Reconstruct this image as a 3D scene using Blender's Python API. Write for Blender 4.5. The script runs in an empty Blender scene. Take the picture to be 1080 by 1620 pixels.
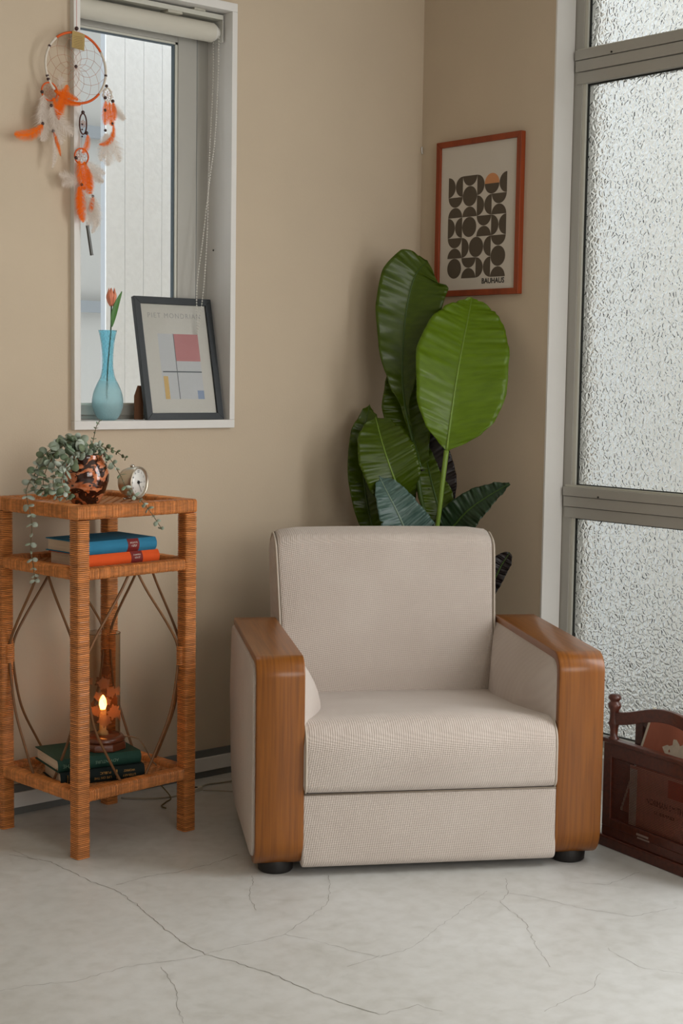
import bpy, bmesh, math, random
from mathutils import Vector, Matrix, Euler
random.seed(7)
PI = math.pi
C = bpy.context.scene.collection
scn = bpy.context.scene

# ------------------------------------------------------------------ camera
cam_d = bpy.data.cameras.new('camera')
cam = bpy.data.objects.new('camera', cam_d); C.objects.link(cam)
cam_d.sensor_fit = 'VERTICAL'; cam_d.sensor_height = 36.0; cam_d.lens = 52.765
cam_d.clip_start = 0.05; cam_d.clip_end = 200
_r = Vector((0.76422733, -0.64478525, 0.01444179)); _u = Vector((0.04828337, 0.07952822, 0.99566258))
_f = Vector((0.64313708, 0.76021526, -0.09191004))
m = Matrix((( _r.x, _u.x, -_f.x), (_r.y, _u.y, -_f.y), (_r.z, _u.z, -_f.z))).to_4x4()
m.translation = Vector((-3.49465, -3.74177, 1.25))
cam.matrix_world = m
scn.camera = cam

# ------------------------------------------------------------------ world, light, exposure
w = bpy.data.worlds.new('overcast_sky'); scn.world = w; w.use_nodes = True
bg = w.node_tree.nodes['Background']
bg.inputs['Color'].default_value = (0.94, 0.97, 1.0, 1); bg.inputs['Strength'].default_value = 2.0

def area(name, loc, target, sx, sy, power, col):
    l = bpy.data.lights.new(name, 'AREA'); l.shape = 'RECTANGLE'; l.size = sx; l.size_y = sy
    l.energy = power; l.color = col
    o = bpy.data.objects.new(name, l); C.objects.link(o); o.location = loc
    o.rotation_euler = (Vector(target) - Vector(loc)).to_track_quat('-Z', 'Y').to_euler()
    o['kind'] = 'helper'
    return o
# daylight lamps: one added behind the camera, one at the long right hand window
area('daylight_behind_camera', (-2.5, -6.2, 1.75), (-1.4, -0.5, 0.5), 2.6, 1.7, 58, (1.0, 0.985, 0.96))
area('daylight_right_window', (-0.02, -2.70, 1.35), (-2.5, -2.35, 0.9), 1.3, 2.4, 58, (0.97, 0.985, 1.0))
vs = scn.view_settings
scn.display_settings.display_device = 'sRGB'
vs.view_transform = 'Standard'; vs.look = 'None'; vs.gamma = 1.0; vs.exposure = 0.12; vs.use_curve_mapping = False
scn.cycles.use_denoising = True
scn.cycles.max_bounces = 10; scn.cycles.transmission_bounces = 10; scn.cycles.transparent_max_bounces = 12
scn.cycles.sample_clamp_indirect = 6

# ------------------------------------------------------------------ materials
def lin(c):
    return tuple(((x / 255) / 12.92 if x / 255 <= 0.04045 else ((x / 255 + 0.055) / 1.055) ** 2.4) for x in c) + (1,)
MATS = {}
def mat(name, rgb, rough=0.6, spec=0.5, metal=0.0, noise=0.0, nscale=20, bump=0.0, bscale=80, trans=0.0, ior=1.45,
        sheen=0.0, coat=0.0, emit=None, estr=0.0, stretch=None, sss=0.0, alpha=1.0):
    if name in MATS: return MATS[name]
    M = bpy.data.materials.new(name); M.use_nodes = True
    nt = M.node_tree; N = nt.nodes; L = nt.links; p = N['Principled BSDF']
    col = rgb if len(rgb) == 4 else lin(rgb)
    p.inputs['Base Color'].default_value = col; p.inputs['Roughness'].default_value = rough
    p.inputs['Specular IOR Level'].default_value = spec; p.inputs['Metallic'].default_value = metal
    p.inputs['Transmission Weight'].default_value = trans; p.inputs['IOR'].default_value = ior
    p.inputs['Coat Weight'].default_value = coat; p.inputs['Sheen Weight'].default_value = sheen
    p.inputs['Alpha'].default_value = alpha
    if sss: p.inputs['Subsurface Weight'].default_value = sss; p.inputs['Subsurface Radius'].default_value = (.01, .006, .003)
    if emit: p.inputs['Emission Color'].default_value = lin(emit) if len(emit) == 3 else emit; p.inputs['Emission Strength'].default_value = estr
    tc = N.new('ShaderNodeTexCoord'); mp = N.new('ShaderNodeMapping'); L.new(tc.outputs['Object'], mp.inputs['Vector'])
    if stretch: mp.inputs['Scale'].default_value = stretch
    if noise:
        n = N.new('ShaderNodeTexNoise'); n.inputs['Scale'].default_value = nscale; n.inputs['Detail'].default_value = 5
        L.new(mp.outputs['Vector'], n.inputs['Vector'])
        r = N.new('ShaderNodeValToRGB'); L.new(n.outputs['Fac'], r.inputs['Fac'])
        r.color_ramp.elements[0].position = 0.3; r.color_ramp.elements[1].position = 0.7
        r.color_ramp.elements[0].color = tuple(max(0, c * (1 - noise)) for c in col[:3]) + (1,)
        r.color_ramp.elements[1].color = tuple(min(1, c * (1 + noise)) for c in col[:3]) + (1,)
        L.new(r.outputs['Color'], p.inputs['Base Color'])
    if bump:
        n = N.new('ShaderNodeTexNoise'); n.inputs['Scale'].default_value = bscale; n.inputs['Detail'].default_value = 3
        L.new(mp.outputs['Vector'], n.inputs['Vector'])
        b = N.new('ShaderNodeBump'); b.inputs['Strength'].default_value = bump; b.inputs['Distance'].default_value = 0.002
        L.new(n.outputs['Fac'], b.inputs['Height']); L.new(b.outputs['Normal'], p.inputs['Normal'])
    MATS[name] = M
    return M

def parts_of(M): return M.node_tree.nodes, M.node_tree.links, M.node_tree.nodes['Principled BSDF']

wall_m = mat('warm_beige_paint', (199, 182, 159), 0.85, 0.2, noise=0.03, nscale=3, bump=0.15, bscale=180)
white_paint = mat('white_paint', (224, 221, 216), 0.5, 0.4, noise=0.02, nscale=6)
ceil_m = mat('ceiling_paint', (205, 200, 190), 0.9, 0.2)
alu = mat('satin_aluminium', (168, 165, 157), 0.45, 0.5, metal=0.1, noise=0.03, nscale=4)
alu_light = mat('light_aluminium', (196, 194, 182), 0.4, 0.5, metal=0.1)
gasket = mat('dark_gasket', (32, 34, 30), 0.7, noise=0.3, nscale=60)
grey_strip = mat('grey_vinyl_strip', (110, 111, 108), 0.6)

def floor_material():
    M = mat('screed_concrete', (176, 175, 168), 0.42, 0.4)
    N, L, p = parts_of(M)
    tc = N.new('ShaderNodeTexCoord')
    a = N.new('ShaderNodeTexNoise'); a.inputs['Scale'].default_value = 2.2; a.inputs['Detail'].default_value = 8; a.inputs['Roughness'].default_value = 0.62
    b = N.new('ShaderNodeTexNoise'); b.inputs['Scale'].default_value = 26; b.inputs['Detail'].default_value = 6
    d = N.new('ShaderNodeTexNoise'); d.inputs['Scale'].default_value = 8; d.inputs['Detail'].default_value = 10; d.inputs['Distortion'].default_value = 1.6
    for n in (a, b, d): L.new(tc.outputs['Object'], n.inputs['Vector'])
    r = N.new('ShaderNodeValToRGB'); L.new(a.outputs['Fac'], r.inputs['Fac'])
    r.color_ramp.elements[0].position = 0.3; r.color_ramp.elements[0].color = lin((199, 198, 193))
    r.color_ramp.elements[1].position = 0.7; r.color_ramp.elements[1].color = lin((216, 217, 215))
    r2 = N.new('ShaderNodeValToRGB'); L.new(b.outputs['Fac'], r2.inputs['Fac'])
    r2.color_ramp.elements[0].position = 0.25; r2.color_ramp.elements[0].color = (0.90, 0.895, 0.88, 1)
    r2.color_ramp.elements[1].position = 0.6; r2.color_ramp.elements[1].color = (1, 1, 1, 1)
    r3 = N.new('ShaderNodeValToRGB'); L.new(d.outputs['Fac'], r3.inputs['Fac'])
    r3.color_ramp.elements[0].position = 0.28; r3.color_ramp.elements[0].color = (0.87, 0.865, 0.845, 1)
    r3.color_ramp.elements[1].position = 0.45; r3.color_ramp.elements[1].color = (1, 1, 1, 1)
    m1 = N.new('ShaderNodeMix'); m1.data_type = 'RGBA'; m1.blend_type = 'MULTIPLY'; m1.inputs[0].default_value = 1
    m2 = N.new('ShaderNodeMix'); m2.data_type = 'RGBA'; m2.blend_type = 'MULTIPLY'; m2.inputs[0].default_value = 0.7
    L.new(r.outputs[0], m1.inputs[6]); L.new(r2.outputs[0], m1.inputs[7]); L.new(m1.outputs[2], m2.inputs[6]); L.new(r3.outputs[0], m2.inputs[7])
    L.new(m2.outputs[2], p.inputs['Base Color'])
    bp = N.new('ShaderNodeBump'); bp.inputs['Strength'].default_value = 0.12; bp.inputs['Distance'].default_value = 0.003
    L.new(b.outputs['Fac'], bp.inputs['Height']); L.new(bp.outputs['Normal'], p.inputs['Normal'])
    return M
floor_m = floor_material()
crack_m = mat('crack_dark', (128, 123, 112), 0.9)

def weave_material():
    M = mat('woven_oatmeal_fabric', (202, 190, 178), 0.9, 0.15, sheen=0.25)
    N, L, p = parts_of(M)
    tc = N.new('ShaderNodeTexCoord'); s = N.new('ShaderNodeSeparateXYZ'); L.new(tc.outputs['Object'], s.inputs[0])
    def mth(op, a, b=None, v=None):
        n = N.new('ShaderNodeMath'); n.operation = op
        if hasattr(a, 'links'): L.new(a, n.inputs[0])
        else: n.inputs[0].default_value = a
        if b is not None:
            if hasattr(b, 'links'): L.new(b, n.inputs[1])
            else: n.inputs[1].default_value = b
        return n.outputs[0]
    v = mth('SUBTRACT', s.outputs['Z'], s.outputs['Y'])
    u = mth('ADD', s.outputs['X'], 0.0)
    a = mth('SINE', mth('MULTIPLY', mth('ADD', u, v), 620.0))
    b = mth('SINE', mth('MULTIPLY', mth('SUBTRACT', u, mth('MULTIPLY', v, 1.7)), 480.0))
    h = mth('MULTIPLY', a, b)
    bp = N.new('ShaderNodeBump'); bp.inputs['Strength'].default_value = 0.5; bp.inputs['Distance'].default_value = 0.0014
    L.new(h, bp.inputs['Height']); L.new(bp.outputs['Normal'], p.inputs['Normal'])
    n = N.new('ShaderNodeTexNoise'); n.inputs['Scale'].default_value = 5; n.inputs['Detail'].default_value = 6; L.new(tc.outputs['Object'], n.inputs['Vector'])
    mr = N.new('ShaderNodeMapRange'); L.new(h, mr.inputs[0]); mr.inputs[1].default_value = -1; mr.inputs[3].default_value = 0.0; mr.inputs[4].default_value = 0.22
    ad = mth('ADD', mr.outputs[0], mth('MULTIPLY', n.outputs['Fac'], 0.7))
    r = N.new('ShaderNodeValToRGB'); L.new(ad, r.inputs['Fac'])
    r.color_ramp.elements[0].position = 0.2; r.color_ramp.elements[0].color = lin((196, 182, 172))
    r.color_ramp.elements[1].position = 0.8; r.color_ramp.elements[1].color = lin((214, 203, 194))
    L.new(r.outputs[0], p.inputs['Base Color'])
    return M
fabric = weave_material()
piping_m = mat('piping_fabric', (198, 186, 172), 0.9, 0.1, bump=0.3, bscale=400)
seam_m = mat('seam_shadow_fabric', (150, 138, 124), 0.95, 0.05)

def wood(name, c1, c2, rough=0.35, coat=0.25, axis='Z', scale=1.0):
    M = mat(name, c1, rough, 0.5, coat=coat)
    N, L, p = parts_of(M)
    p.inputs['Coat Roughness'].default_value = 0.15
    tc = N.new('ShaderNodeTexCoord'); mp = N.new('ShaderNodeMapping'); L.new(tc.outputs['Object'], mp.inputs['Vector'])
    mp.inputs['Scale'].default_value = {'Z': (170, 30, 6), 'X': (6, 90, 90), 'Y': (90, 6, 90), 'ARM': (150, 5, 5)}[axis]
    n = N.new('ShaderNodeTexNoise'); n.inputs['Scale'].default_value = scale; n.inputs['Detail'].default_value = 4; L.new(mp.outputs[0], n.inputs['Vector'])
    r = N.new('ShaderNodeValToRGB'); L.new(n.outputs['Fac'], r.inputs['Fac'])
    r.color_ramp.elements[0].position = 0.3; r.color_ramp.elements[0].color = lin(c1)
    r.color_ramp.elements[1].position = 0.65; r.color_ramp.elements[1].color = lin(c2)
    L.new(r.outputs[0], p.inputs['Base Color'])
    return M
arm_wood = wood('honey_brown_veneer', (118, 64, 8), (144, 84, 18), 0.36, 0.25, 'ARM')
frame_wood = wood('reddish_frame_wood', (126, 50, 16), (148, 62, 22), 0.45, 0.1, 'Z')
rack_wood = wood('mahogany_stain', (62, 26, 15), (84, 37, 21), 0.35, 0.3, 'Y')
base_wood = wood('lamp_base_walnut', (84, 40, 22), (112, 56, 30), 0.3, 0.4, 'X')
rattan_m = mat('rattan_cane', (204, 130, 70), 0.40, 0.5, noise=0.22, nscale=40, stretch=(1, 1, 4), coat=0.2)
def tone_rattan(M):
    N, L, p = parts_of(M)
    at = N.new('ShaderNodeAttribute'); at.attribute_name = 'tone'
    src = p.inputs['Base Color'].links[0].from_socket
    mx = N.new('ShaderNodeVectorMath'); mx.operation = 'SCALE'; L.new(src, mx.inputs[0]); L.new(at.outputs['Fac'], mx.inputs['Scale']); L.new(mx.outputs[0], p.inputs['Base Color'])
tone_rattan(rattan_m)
rattan_weave = mat('woven_rattan', (192, 130, 78), 0.5, 0.4, noise=0.2, nscale=45)
cane_m = mat('bent_cane', (118, 82, 52), 0.5, 0.4, noise=0.2, nscale=20)

# ------------------------------------------------------------------ mesh helpers
def tag(o, label=None, cat=None, group=None, kind=None):
    if label: o['label'] = label
    if cat: o['category'] = cat
    if group: o['group'] = group
    if kind: o['kind'] = kind
    return o
def thing(name, label, cat, loc=(0, 0, 0), rz=0, group=None):
    o = bpy.data.objects.new(name, None); C.objects.link(o)
    o.location = loc; o.rotation_euler = (0, 0, rz); o.empty_display_size = 0.05
    return tag(o, label, cat, group)
def link(name, me, m, parent=None, smooth=False, bevel=0, seg=3, label=None, kind=None):
    o = bpy.data.objects.new(name, me); C.objects.link(o)
    if m and not me.materials: me.materials.append(m)
    if parent: o.parent = parent
    if smooth or bevel: me.polygons.foreach_set('use_smooth', [True] * len(me.polygons))
    if bevel:
        b = o.modifiers.new('bevel', 'BEVEL'); b.width = bevel; b.segments = seg; b.limit_method = 'ANGLE'; b.angle_limit = 0.6; b.harden_normals = True
    if label: o['label'] = label
    if kind: o['kind'] = kind
    return o
class MB:
    def __init__(s): s.v = []; s.f = []; s.uv = None
    def add(s, vs_, fs):
        k = len(s.v); s.v += [tuple(v) for v in vs_]; s.f += [tuple(i + k for i in f) for f in fs]; return s
    def box(s, x0, x1, y0, y1, z0, z1):
        return s.add([(x0, y0, z0), (x1, y0, z0), (x1, y1, z0), (x0, y1, z0), (x0, y0, z1), (x1, y0, z1), (x1, y1, z1), (x0, y1, z1)],
                     [(0, 3, 2, 1), (4, 5, 6, 7), (0, 1, 5, 4), (1, 2, 6, 5), (2, 3, 7, 6), (3, 0, 4, 7)])
    def obox(s, M, hx, hy, hz):
        vs_ = [M @ Vector((a * hx, b * hy, c * hz)) for c in (-1, 1) for a, b in ((-1, -1), (1, -1), (1, 1), (-1, 1))]
        return s.add(vs_, [(0, 3, 2, 1), (4, 5, 6, 7), (0, 1, 5, 4), (1, 2, 6, 5), (2, 3, 7, 6), (3, 0, 4, 7)])
    def tube(s, pts, r, n=8, cap=True, flat=1.0, up=None):
        pts = [Vector(p) for p in pts]; rs = r if isinstance(r, (list, tuple)) else [r] * len(pts)
        k = len(s.v); prev = None
        for i, p in enumerate(pts):
            t = (pts[min(i + 1, len(pts) - 1)] - pts[max(i - 1, 0)])
            t = t.normalized() if t.length > 1e-9 else Vector((0, 0, 1))
            a = up if (prev is None and up is not None) else (prev if prev is not None else (Vector((1, 0, 0)) if abs(t.x) < 0.9 else Vector((0, 1, 0))))
            a = Vector(a); a = (a - t * a.dot(t)).normalized(); b = t.cross(a); prev = a
            for j in range(n):
                an = 2 * PI * j / n
                s.v.append(tuple(p + (a * math.cos(an) + b * math.sin(an) * flat) * rs[i]))
        for i in range(len(pts) - 1):
            for j in range(n):
                s.f.append((k + i * n + j, k + i * n + (j + 1) % n, k + (i + 1) * n + (j + 1) % n, k + (i + 1) * n + j))
        if cap:
            s.f.append(tuple(k + j for j in range(n))[::-1]); s.f.append(tuple(k + (len(pts) - 1) * n + j for j in range(n)))
        return s
    def lathe(s, prof, n=48, c=(0, 0, 0), ang0=0.0):
        k = len(s.v); m_ = len(prof)
        for r, z in prof:
            for j in range(n):
                a = 2 * PI * j / n + ang0; s.v.append((c[0] + r * math.cos(a), c[1] + r * math.sin(a), c[2] + z))
        for i in range(m_ - 1):
            for j in range(n):
                s.f.append((k + i * n + j, k + i * n + (j + 1) % n, k + (i + 1) * n + (j + 1) % n, k + (i + 1) * n + j))
        return s
    def prism(s, poly, M, h):   # polygon in local xy extruded along local z by h
        k = len(s.v); n = len(poly)
        for z in (0, h):
            for x, y in poly: s.v.append(tuple(M @ Vector((x, y, z))))
        s.f.append(tuple(k + j for j in range(n))[::-1]); s.f.append(tuple(k + n + j for j in range(n)))
        for j in range(n): s.f.append((k + j, k + (j + 1) % n, k + n + (j + 1) % n, k + n + j))
        return s
    def ball(s, c, r, n=8, m_=6, sc=(1, 1, 1)):
        k = len(s.v)
        for i in range(m_ + 1):
            ph = PI * i / m_
            for j in range(n):
                a = 2 * PI * j / n
                s.v.append((c[0] + sc[0] * r * math.sin(ph) * math.cos(a), c[1] + sc[1] * r * math.sin(ph) * math.sin(a), c[2] + sc[2] * r * math.cos(ph)))
        for i in range(m_):
            for j in range(n):
                s.f.append((k + i * n + j, k + (i + 1) * n + j, k + (i + 1) * n + (j + 1) % n, k + i * n + (j + 1) % n))
        return s
    def mesh(s, name):
        me = bpy.data.meshes.new(name); me.from_pydata(s.v, [], s.f); me.validate(); me.update()
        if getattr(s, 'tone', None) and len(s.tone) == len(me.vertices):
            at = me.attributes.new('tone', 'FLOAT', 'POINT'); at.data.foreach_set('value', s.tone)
        if s.uv:
            ul = me.uv_layers.new(name='UVMap')
            for l in me.loops: ul.data[l.index].uv = s.uv[l.vertex_index]
        return me
    def build(s, name, m, parent=None, **kw): return link(name, s.mesh(name), m, parent, **kw)

def catmull(pts, n):
    pts = [Vector(p) for p in pts]; P = [pts[0] * 2 - pts[1]] + pts + [pts[-1] * 2 - pts[-2]]; out = []
    segs = len(pts) - 1
    for i in range(n):
        t = i / (n - 1) * segs; k = min(int(t), segs - 1); t -= k
        a, b, c, d = P[k:k + 4]
        out.append(0.5 * ((2 * b) + (c - a) * t + (2 * a - 5 * b + 4 * c - d) * t * t + (3 * b - a - 3 * c + d) * t ** 3))
    return out
def interp(tab, t):
    for (t0, a), (t1, b) in zip(tab, tab[1:]):
        if t <= t1:
            s = (t - t0) / (t1 - t0) if t1 > t0 else 0; s = s * s * (3 - 2 * s) * 0.5 + s * 0.5
            return a + (b - a) * s
    return tab[-1][1]
def rpoly(pts, seg=6):
    """closed polygon with filleted corners: (a, b, radius)"""
    out = []; n = len(pts)
    for i in range(n):
        p = Vector(pts[i][:2]); r = pts[i][2]; a = Vector(pts[i - 1][:2]); b = Vector(pts[(i + 1) % n][:2])
        if r <= 0: out.append(p); continue
        da = (a - p).normalized(); db = (b - p).normalized(); ang = da.angle(db)
        d = min(r / math.tan(ang / 2), 0.49 * (a - p).length, 0.49 * (b - p).length)
        rr = d * math.tan(ang / 2); c = p + (da + db).normalized() * (rr / math.sin(ang / 2))
        p0 = p + da * d - c; p1 = p + db * d - c
        for k in range(seg + 1):
            t = k / seg; th = p0.angle(p1)
            v = (p0 * math.sin((1 - t) * th) + p1 * math.sin(t * th)) / math.sin(th) if th > 1e-4 else p0
            out.append(c + v)
    return out
def resample(poly, step):
    out = []; n = len(poly)
    for i in range(n):
        a, b = poly[i], poly[(i + 1) % n]; L_ = (b - a).length; k = max(1, int(round(L_ / step)))
        for j in range(k): out.append(a.lerp(b, j / k))
    return out
def inset(poly, d):
    n = len(poly); out = []
    area_ = sum(poly[i].x * poly[(i + 1) % n].y - poly[(i + 1) % n].x * poly[i].y for i in range(n)); sg = 1 if area_ > 0 else -1
    for i in range(n):
        t = (poly[(i + 1) % n] - poly[i - 1]).normalized(); out.append(poly[i] + Vector((-t.y, t.x)) * d * sg)
    return out
def soft_slab(prof, x0, x1, er, bulge0=0.0, bulge1=0.0, step=0.02, ring=7, midbulge=None):
    """profile in (y,z) swept along x, edges rounded, end caps puffed out"""
    P0 = resample(prof, step); mb = MB(); n = len(P0); cen = sum(P0, Vector((0, 0))) / n
    xs = []
    for k in range(6): a = k / 5 * PI / 2; xs.append((x0 + er * (1 - math.sin(a)), er * (1 - math.cos(a))))
    left = [(x0 + er * (1 - math.sin(PI / 2 * (1 - k / 5))), er * (1 - math.cos(PI / 2 * (1 - k / 5)))) for k in range(6)]
    rings = left + [(x0 + er + (x1 - x0 - 2 * er) * k / 12, 0) for k in range(1, 12)] + [(x0 + x1 - x, d) for x, d in left[::-1]]
    # cap rings
    def cap(x, d, bul, sg):
        out = []; base = inset(P0, d)
        for k in range(1, ring):
            s_ = 1 - k / ring
            out.append([(x + sg * bul * (1 - s_ ** 2), cen.x + (q.x - cen.x) * s_, cen.y + (q.y - cen.y) * s_) for q in base])
        return out
    seq = []
    capL = cap(x0, er, bulge0, -1)[::-1]; seq += capL
    for x, d in rings: seq.append([(x, q.x, q.y) for q in inset(P0, d)])
    seq += cap(x1, er, bulge1, 1)
    if midbulge:
        for rg in range(len(seq)):
            seq[rg] = [midbulge(Vector(p)) for p in seq[rg]]
    for rg in seq: mb.v += [tuple(p) for p in rg]
    for i in range(len(seq) - 1):
        for j in range(n): mb.f.append((i * n + j, i * n + (j + 1) % n, (i + 1) * n + (j + 1) % n, (i + 1) * n + j))
    mb.f.append(tuple(range(n))[::-1]); mb.f.append(tuple((len(seq) - 1) * n + j for j in range(n)))
    me = mb.mesh('slab'); bm = bmesh.new(); bm.from_mesh(me); bmesh.ops.recalc_face_normals(bm, faces=bm.faces); bm.to_mesh(me); bm.free()
    return me
def text(body, size, m, parent, M, name='lettering', extrude=0.0002, align='CENTER', bold=0.0, space=1.0, sx=1.0, label=None):
    cu = bpy.data.curves.new('t', 'FONT'); cu.body = body; cu.size = size; cu.extrude = extrude; cu.align_x = align; cu.offset = bold
    cu.space_character = space; cu.resolution_u = 3
    o = bpy.data.objects.new('t', cu); C.objects.link(o); dg = bpy.context.evaluated_depsgraph_get()
    me = bpy.data.meshes.new_from_object(o.evaluated_get(dg)); bpy.data.objects.remove(o); me.name = name
    me.transform(M @ Matrix.Diagonal((sx, 1, 1, 1))); me.materials.clear()
    return link(name, me, m, parent, label=label)
def frame_M(origin, xa, ya):
    xa = Vector(xa).normalized(); ya = Vector(ya).normalized(); za = xa.cross(ya)
    M = Matrix((xa, ya, za)).transposed().to_4x4(); M.translation = Vector(origin); return M

# ------------------------------------------------------------------ room shell
def struct(name, mb, m, parent=None, **kw):
    o = mb.build(name, m, parent, **kw)
    if parent is None: o['kind'] = 'structure'
    return o
fl = struct('floor', MB().box(-6, 0.12, -6.5, 0.10, -0.06, 0), floor_m)
struct('ceiling', MB().box(-6, 0.12, -6.5, 0.12, 2.75, 2.85), ceil_m)
wl = MB()
wl.box(-6, -1.334, 0, 0.16, 0, 2.75); wl.box(-0.781, 0.0, 0, 0.16, 0, 2.75)
wl.box(-1.334, -0.781, 0, 0.16, 0, 1.082); wl.box(-1.334, -0.781, 0, 0.16, 2.341, 2.75)
struct('wall_left', wl, wall_m)
wr = MB(); wr.box(0, 0.20, -0.587, 0.16, 0, 2.75)
wr.box(0, 0.20, -6.5, -3.4, 0, 2.75)
wr.box(0, 0.20, -3.4, -0.587, 2.68, 2.75)
struct('wall_right', wr, wall_m)
struct('wall_back', MB().box(-6.1, 0.2, -6.6, -6.5, 0, 2.75), ceil_m)
struct('wall_side', MB().box(-6.1, -6.0, -6.5, 0.16, 0, 2.75), ceil_m)
# pale painted reveal lining at the corner pillar
struct('trim_1', MB().box(-0.001, 0.082, -0.590, -0.584, 0.0, 2.75), white_paint)
# left wall baseboard: grey strip, white board, grey strip
bb = struct('baseboard_left', MB().box(-6, -0.0, -0.012, 0.0, 0.021, 0.064), white_paint, bevel=0.002)
MB().box(-6, 0.0, -0.008, 0.0, 0.064, 0.086).build('upper_strip', grey_strip, bb)
MB().box(-6, 0.0, -0.006, 0.0, 0.0, 0.021).build('lower_strip', grey_strip, bb)
struct('baseboard_right', MB().box(-0.010, 0.0, -0.584, -0.012, 0.0, 0.06), white_paint)

# cracks in the screed, laid as fine dark seams
CR = [[(-1.699,-0.312),(-1.647,-0.416),(-1.642,-0.518),(-1.638,-0.634),(-1.626,-0.717),(-1.637,-0.818),(-1.668,-0.959),(-1.687,-1.089),(-1.686,-1.172),(-1.66,-1.245),(-1.636,-1.362),(-1.624,-1.513),(-1.595,-1.634)],
[(-1.603,-0.678),(-1.507,-0.671),(-1.435,-0.69),(-1.339,-0.691),(-1.234,-0.67)],
[(-1.666,-0.401),(-1.675,-0.284)],
[(-1.69,-1.178),(-1.764,-1.155),(-1.856,-1.126),(-1.976,-1.124),(-2.069,-1.083),(-2.121,-1.074)],
[(-1.798,-1.171),(-1.822,-1.237),(-1.843,-1.301),(-1.882,-1.355),(-1.917,-1.428)],
[(-1.686,-1.172),(-1.608,-1.174),(-1.533,-1.185),(-1.48,-1.184),(-1.366,-1.134),(-1.281,-1.095),(-1.221,-1.032),(-1.15,-0.941)],
[(-1.48,-1.184),(-1.448,-1.257),(-1.428,-1.342),(-1.402,-1.416),(-1.312,-1.419),(-1.19,-1.371),(-1.024,-1.306),(-0.919,-1.266)],
[(-0.815,-1.23),(-0.895,-1.313),(-0.942,-1.331),(-1.002,-1.468),(-1.093,-1.59),(-1.151,-1.679)],
[(-0.888,-1.306),(-0.854,-1.372),(-0.826,-1.486),(-0.774,-1.595),(-0.644,-1.623)],
[(-1.328,-1.822),(-1.243,-1.813),(-1.171,-1.81),(-1.092,-1.768)],
[(-1.299,-0.825),(-1.4,-0.948),(-1.439,-1.025)],
[(-1.489,-1.414),(-1.395,-1.408)],
[(-0.512,-1.404),(-0.65,-1.417),(-0.707,-1.343)],
[(-0.972,-1.685),(-1.002,-1.796),(-0.955,-1.876)],
[(-1.595,-1.634),(-1.505,-1.645),(-1.486,-1.698)]]
cm = MB(); rc = random.Random(3)
for ci, l in enumerate(CR):
    wmax = 0.0012 if ci in (0, 1) else 0.0006
    pts = []
    for a, b in zip(l, l[1:]):
        a = Vector(a); b = Vector(b); n = max(3, int((b - a).length / 0.012)); nn = Vector((-(b - a).y, (b - a).x)).normalized()
        for k in range(n): pts.append(a.lerp(b, k / n) + nn * rc.uniform(-0.0035, 0.0035))
    pts.append(Vector(l[-1])); k0 = len(cm.v)
    for i, p in enumerate(pts):
        t = (pts[min(i + 1, len(pts) - 1)] - pts[max(i - 1, 0)]).normalized(); n_ = Vector((-t.y, t.x)); wd = wmax * rc.uniform(0.3, 1.0)
        cm.v.append((p.x + n_.x * wd, p.y + n_.y * wd, 0.0004)); cm.v.append((p.x - n_.x * wd, p.y - n_.y * wd, 0.0004))
    for i in range(len(pts) - 1): cm.f.append((k0 + 2 * i, k0 + 2 * i + 1, k0 + 2 * i + 3, k0 + 2 * i + 2))
cm.build('crack', crack_m, fl, kind='stuff')

# ------------------------------------------------------------------ window 1 (left wall)
X0, X1, Z0, Z1 = -1.315, -0.798, 1.105, 2.318
w1 = MB()
w1.box(X0 - 0.021, X1 + 0.019, -0.02, 0.155, Z0 - 0.025, Z0); w1.box(X0 - 0.021, X1 + 0.019, -0.02, 0.155, Z1, Z1 + 0.025)
w1.box(X0 - 0.021, X0, -0.02, 0.155, Z0, Z1); w1.box(X1, X1 + 0.019, -0.02, 0.155, Z0, Z1)
w1o = struct('window_1', w1, white_paint, bevel=0.0015, seg=2)
glass_clear = mat('clear_window_glass', (0.96, 0.98, 0.98, 1), 0.02, 0.5, trans=1.0, ior=1.05)
f1 = MB(); yF = 0.106
f1.box(X0, X0 + 0.045, yF, yF + 0.05, Z0, Z1); f1.box(X1 - 0.045, X1, yF, yF + 0.05, Z0, Z1)
f1.box(X0 + 0.045, X1 - 0.045, yF, yF + 0.05, Z0, Z0 + 0.014); f1.box(X0 + 0.045, X1 - 0.045, yF, yF + 0.05, Z1 - 0.03, Z1)
f1.build('outer_frame', alu, w1o, bevel=0.001, seg=1)
sx0, sx1, sz0, sz1 = X0 + 0.03, -0.845, Z0 + 0.012, Z1 - 0.03
s1 = MB(); yS = 0.096
s1.box(sx1 - 0.068, sx1, yS, yS + 0.035, sz0, sz1); s1.box(sx0, sx0 + 0.03, yS, yS + 0.035, sz0, sz1)
s1.box(sx0 + 0.03, sx1 - 0.068, yS, yS + 0.035, sz0, sz0 + 0.03); s1.box(sx0 + 0.03, sx1 - 0.068, yS, yS + 0.035, sz1 - 0.06, sz1)
s1.build('sash', alu, w1o, bevel=0.002, seg=2)
b1 = MB(); bx0, bx1, bz0, bz1 = sx0 + 0.03, sx1 - 0.068, sz0 + 0.03, sz1 - 0.06
for q in ((bx0, bx0 + 0.006, bz0, bz1), (bx1 - 0.008, bx1, bz0, bz1), (bx0, bx1, bz0, bz0 + 0.006), (bx0, bx1, bz1 - 0.006, bz1)):
    b1.box(q[0], q[1], yS + 0.004, yS + 0.025, q[2], q[3])
b1.build('glazing_bead', alu_light, w1o)
g1 = MB()
for q in ((bx1 - 0.011, bx1 - 0.008, bz0, bz1), (bx0, bx1, bz1 - 0.009, bz1 - 0.006), (sx1, sx1 + 0.006, sz0, sz1)):
    g1.box(q[0], q[1], yS + 0.008, yS + 0.022, q[2], q[3])
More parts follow.
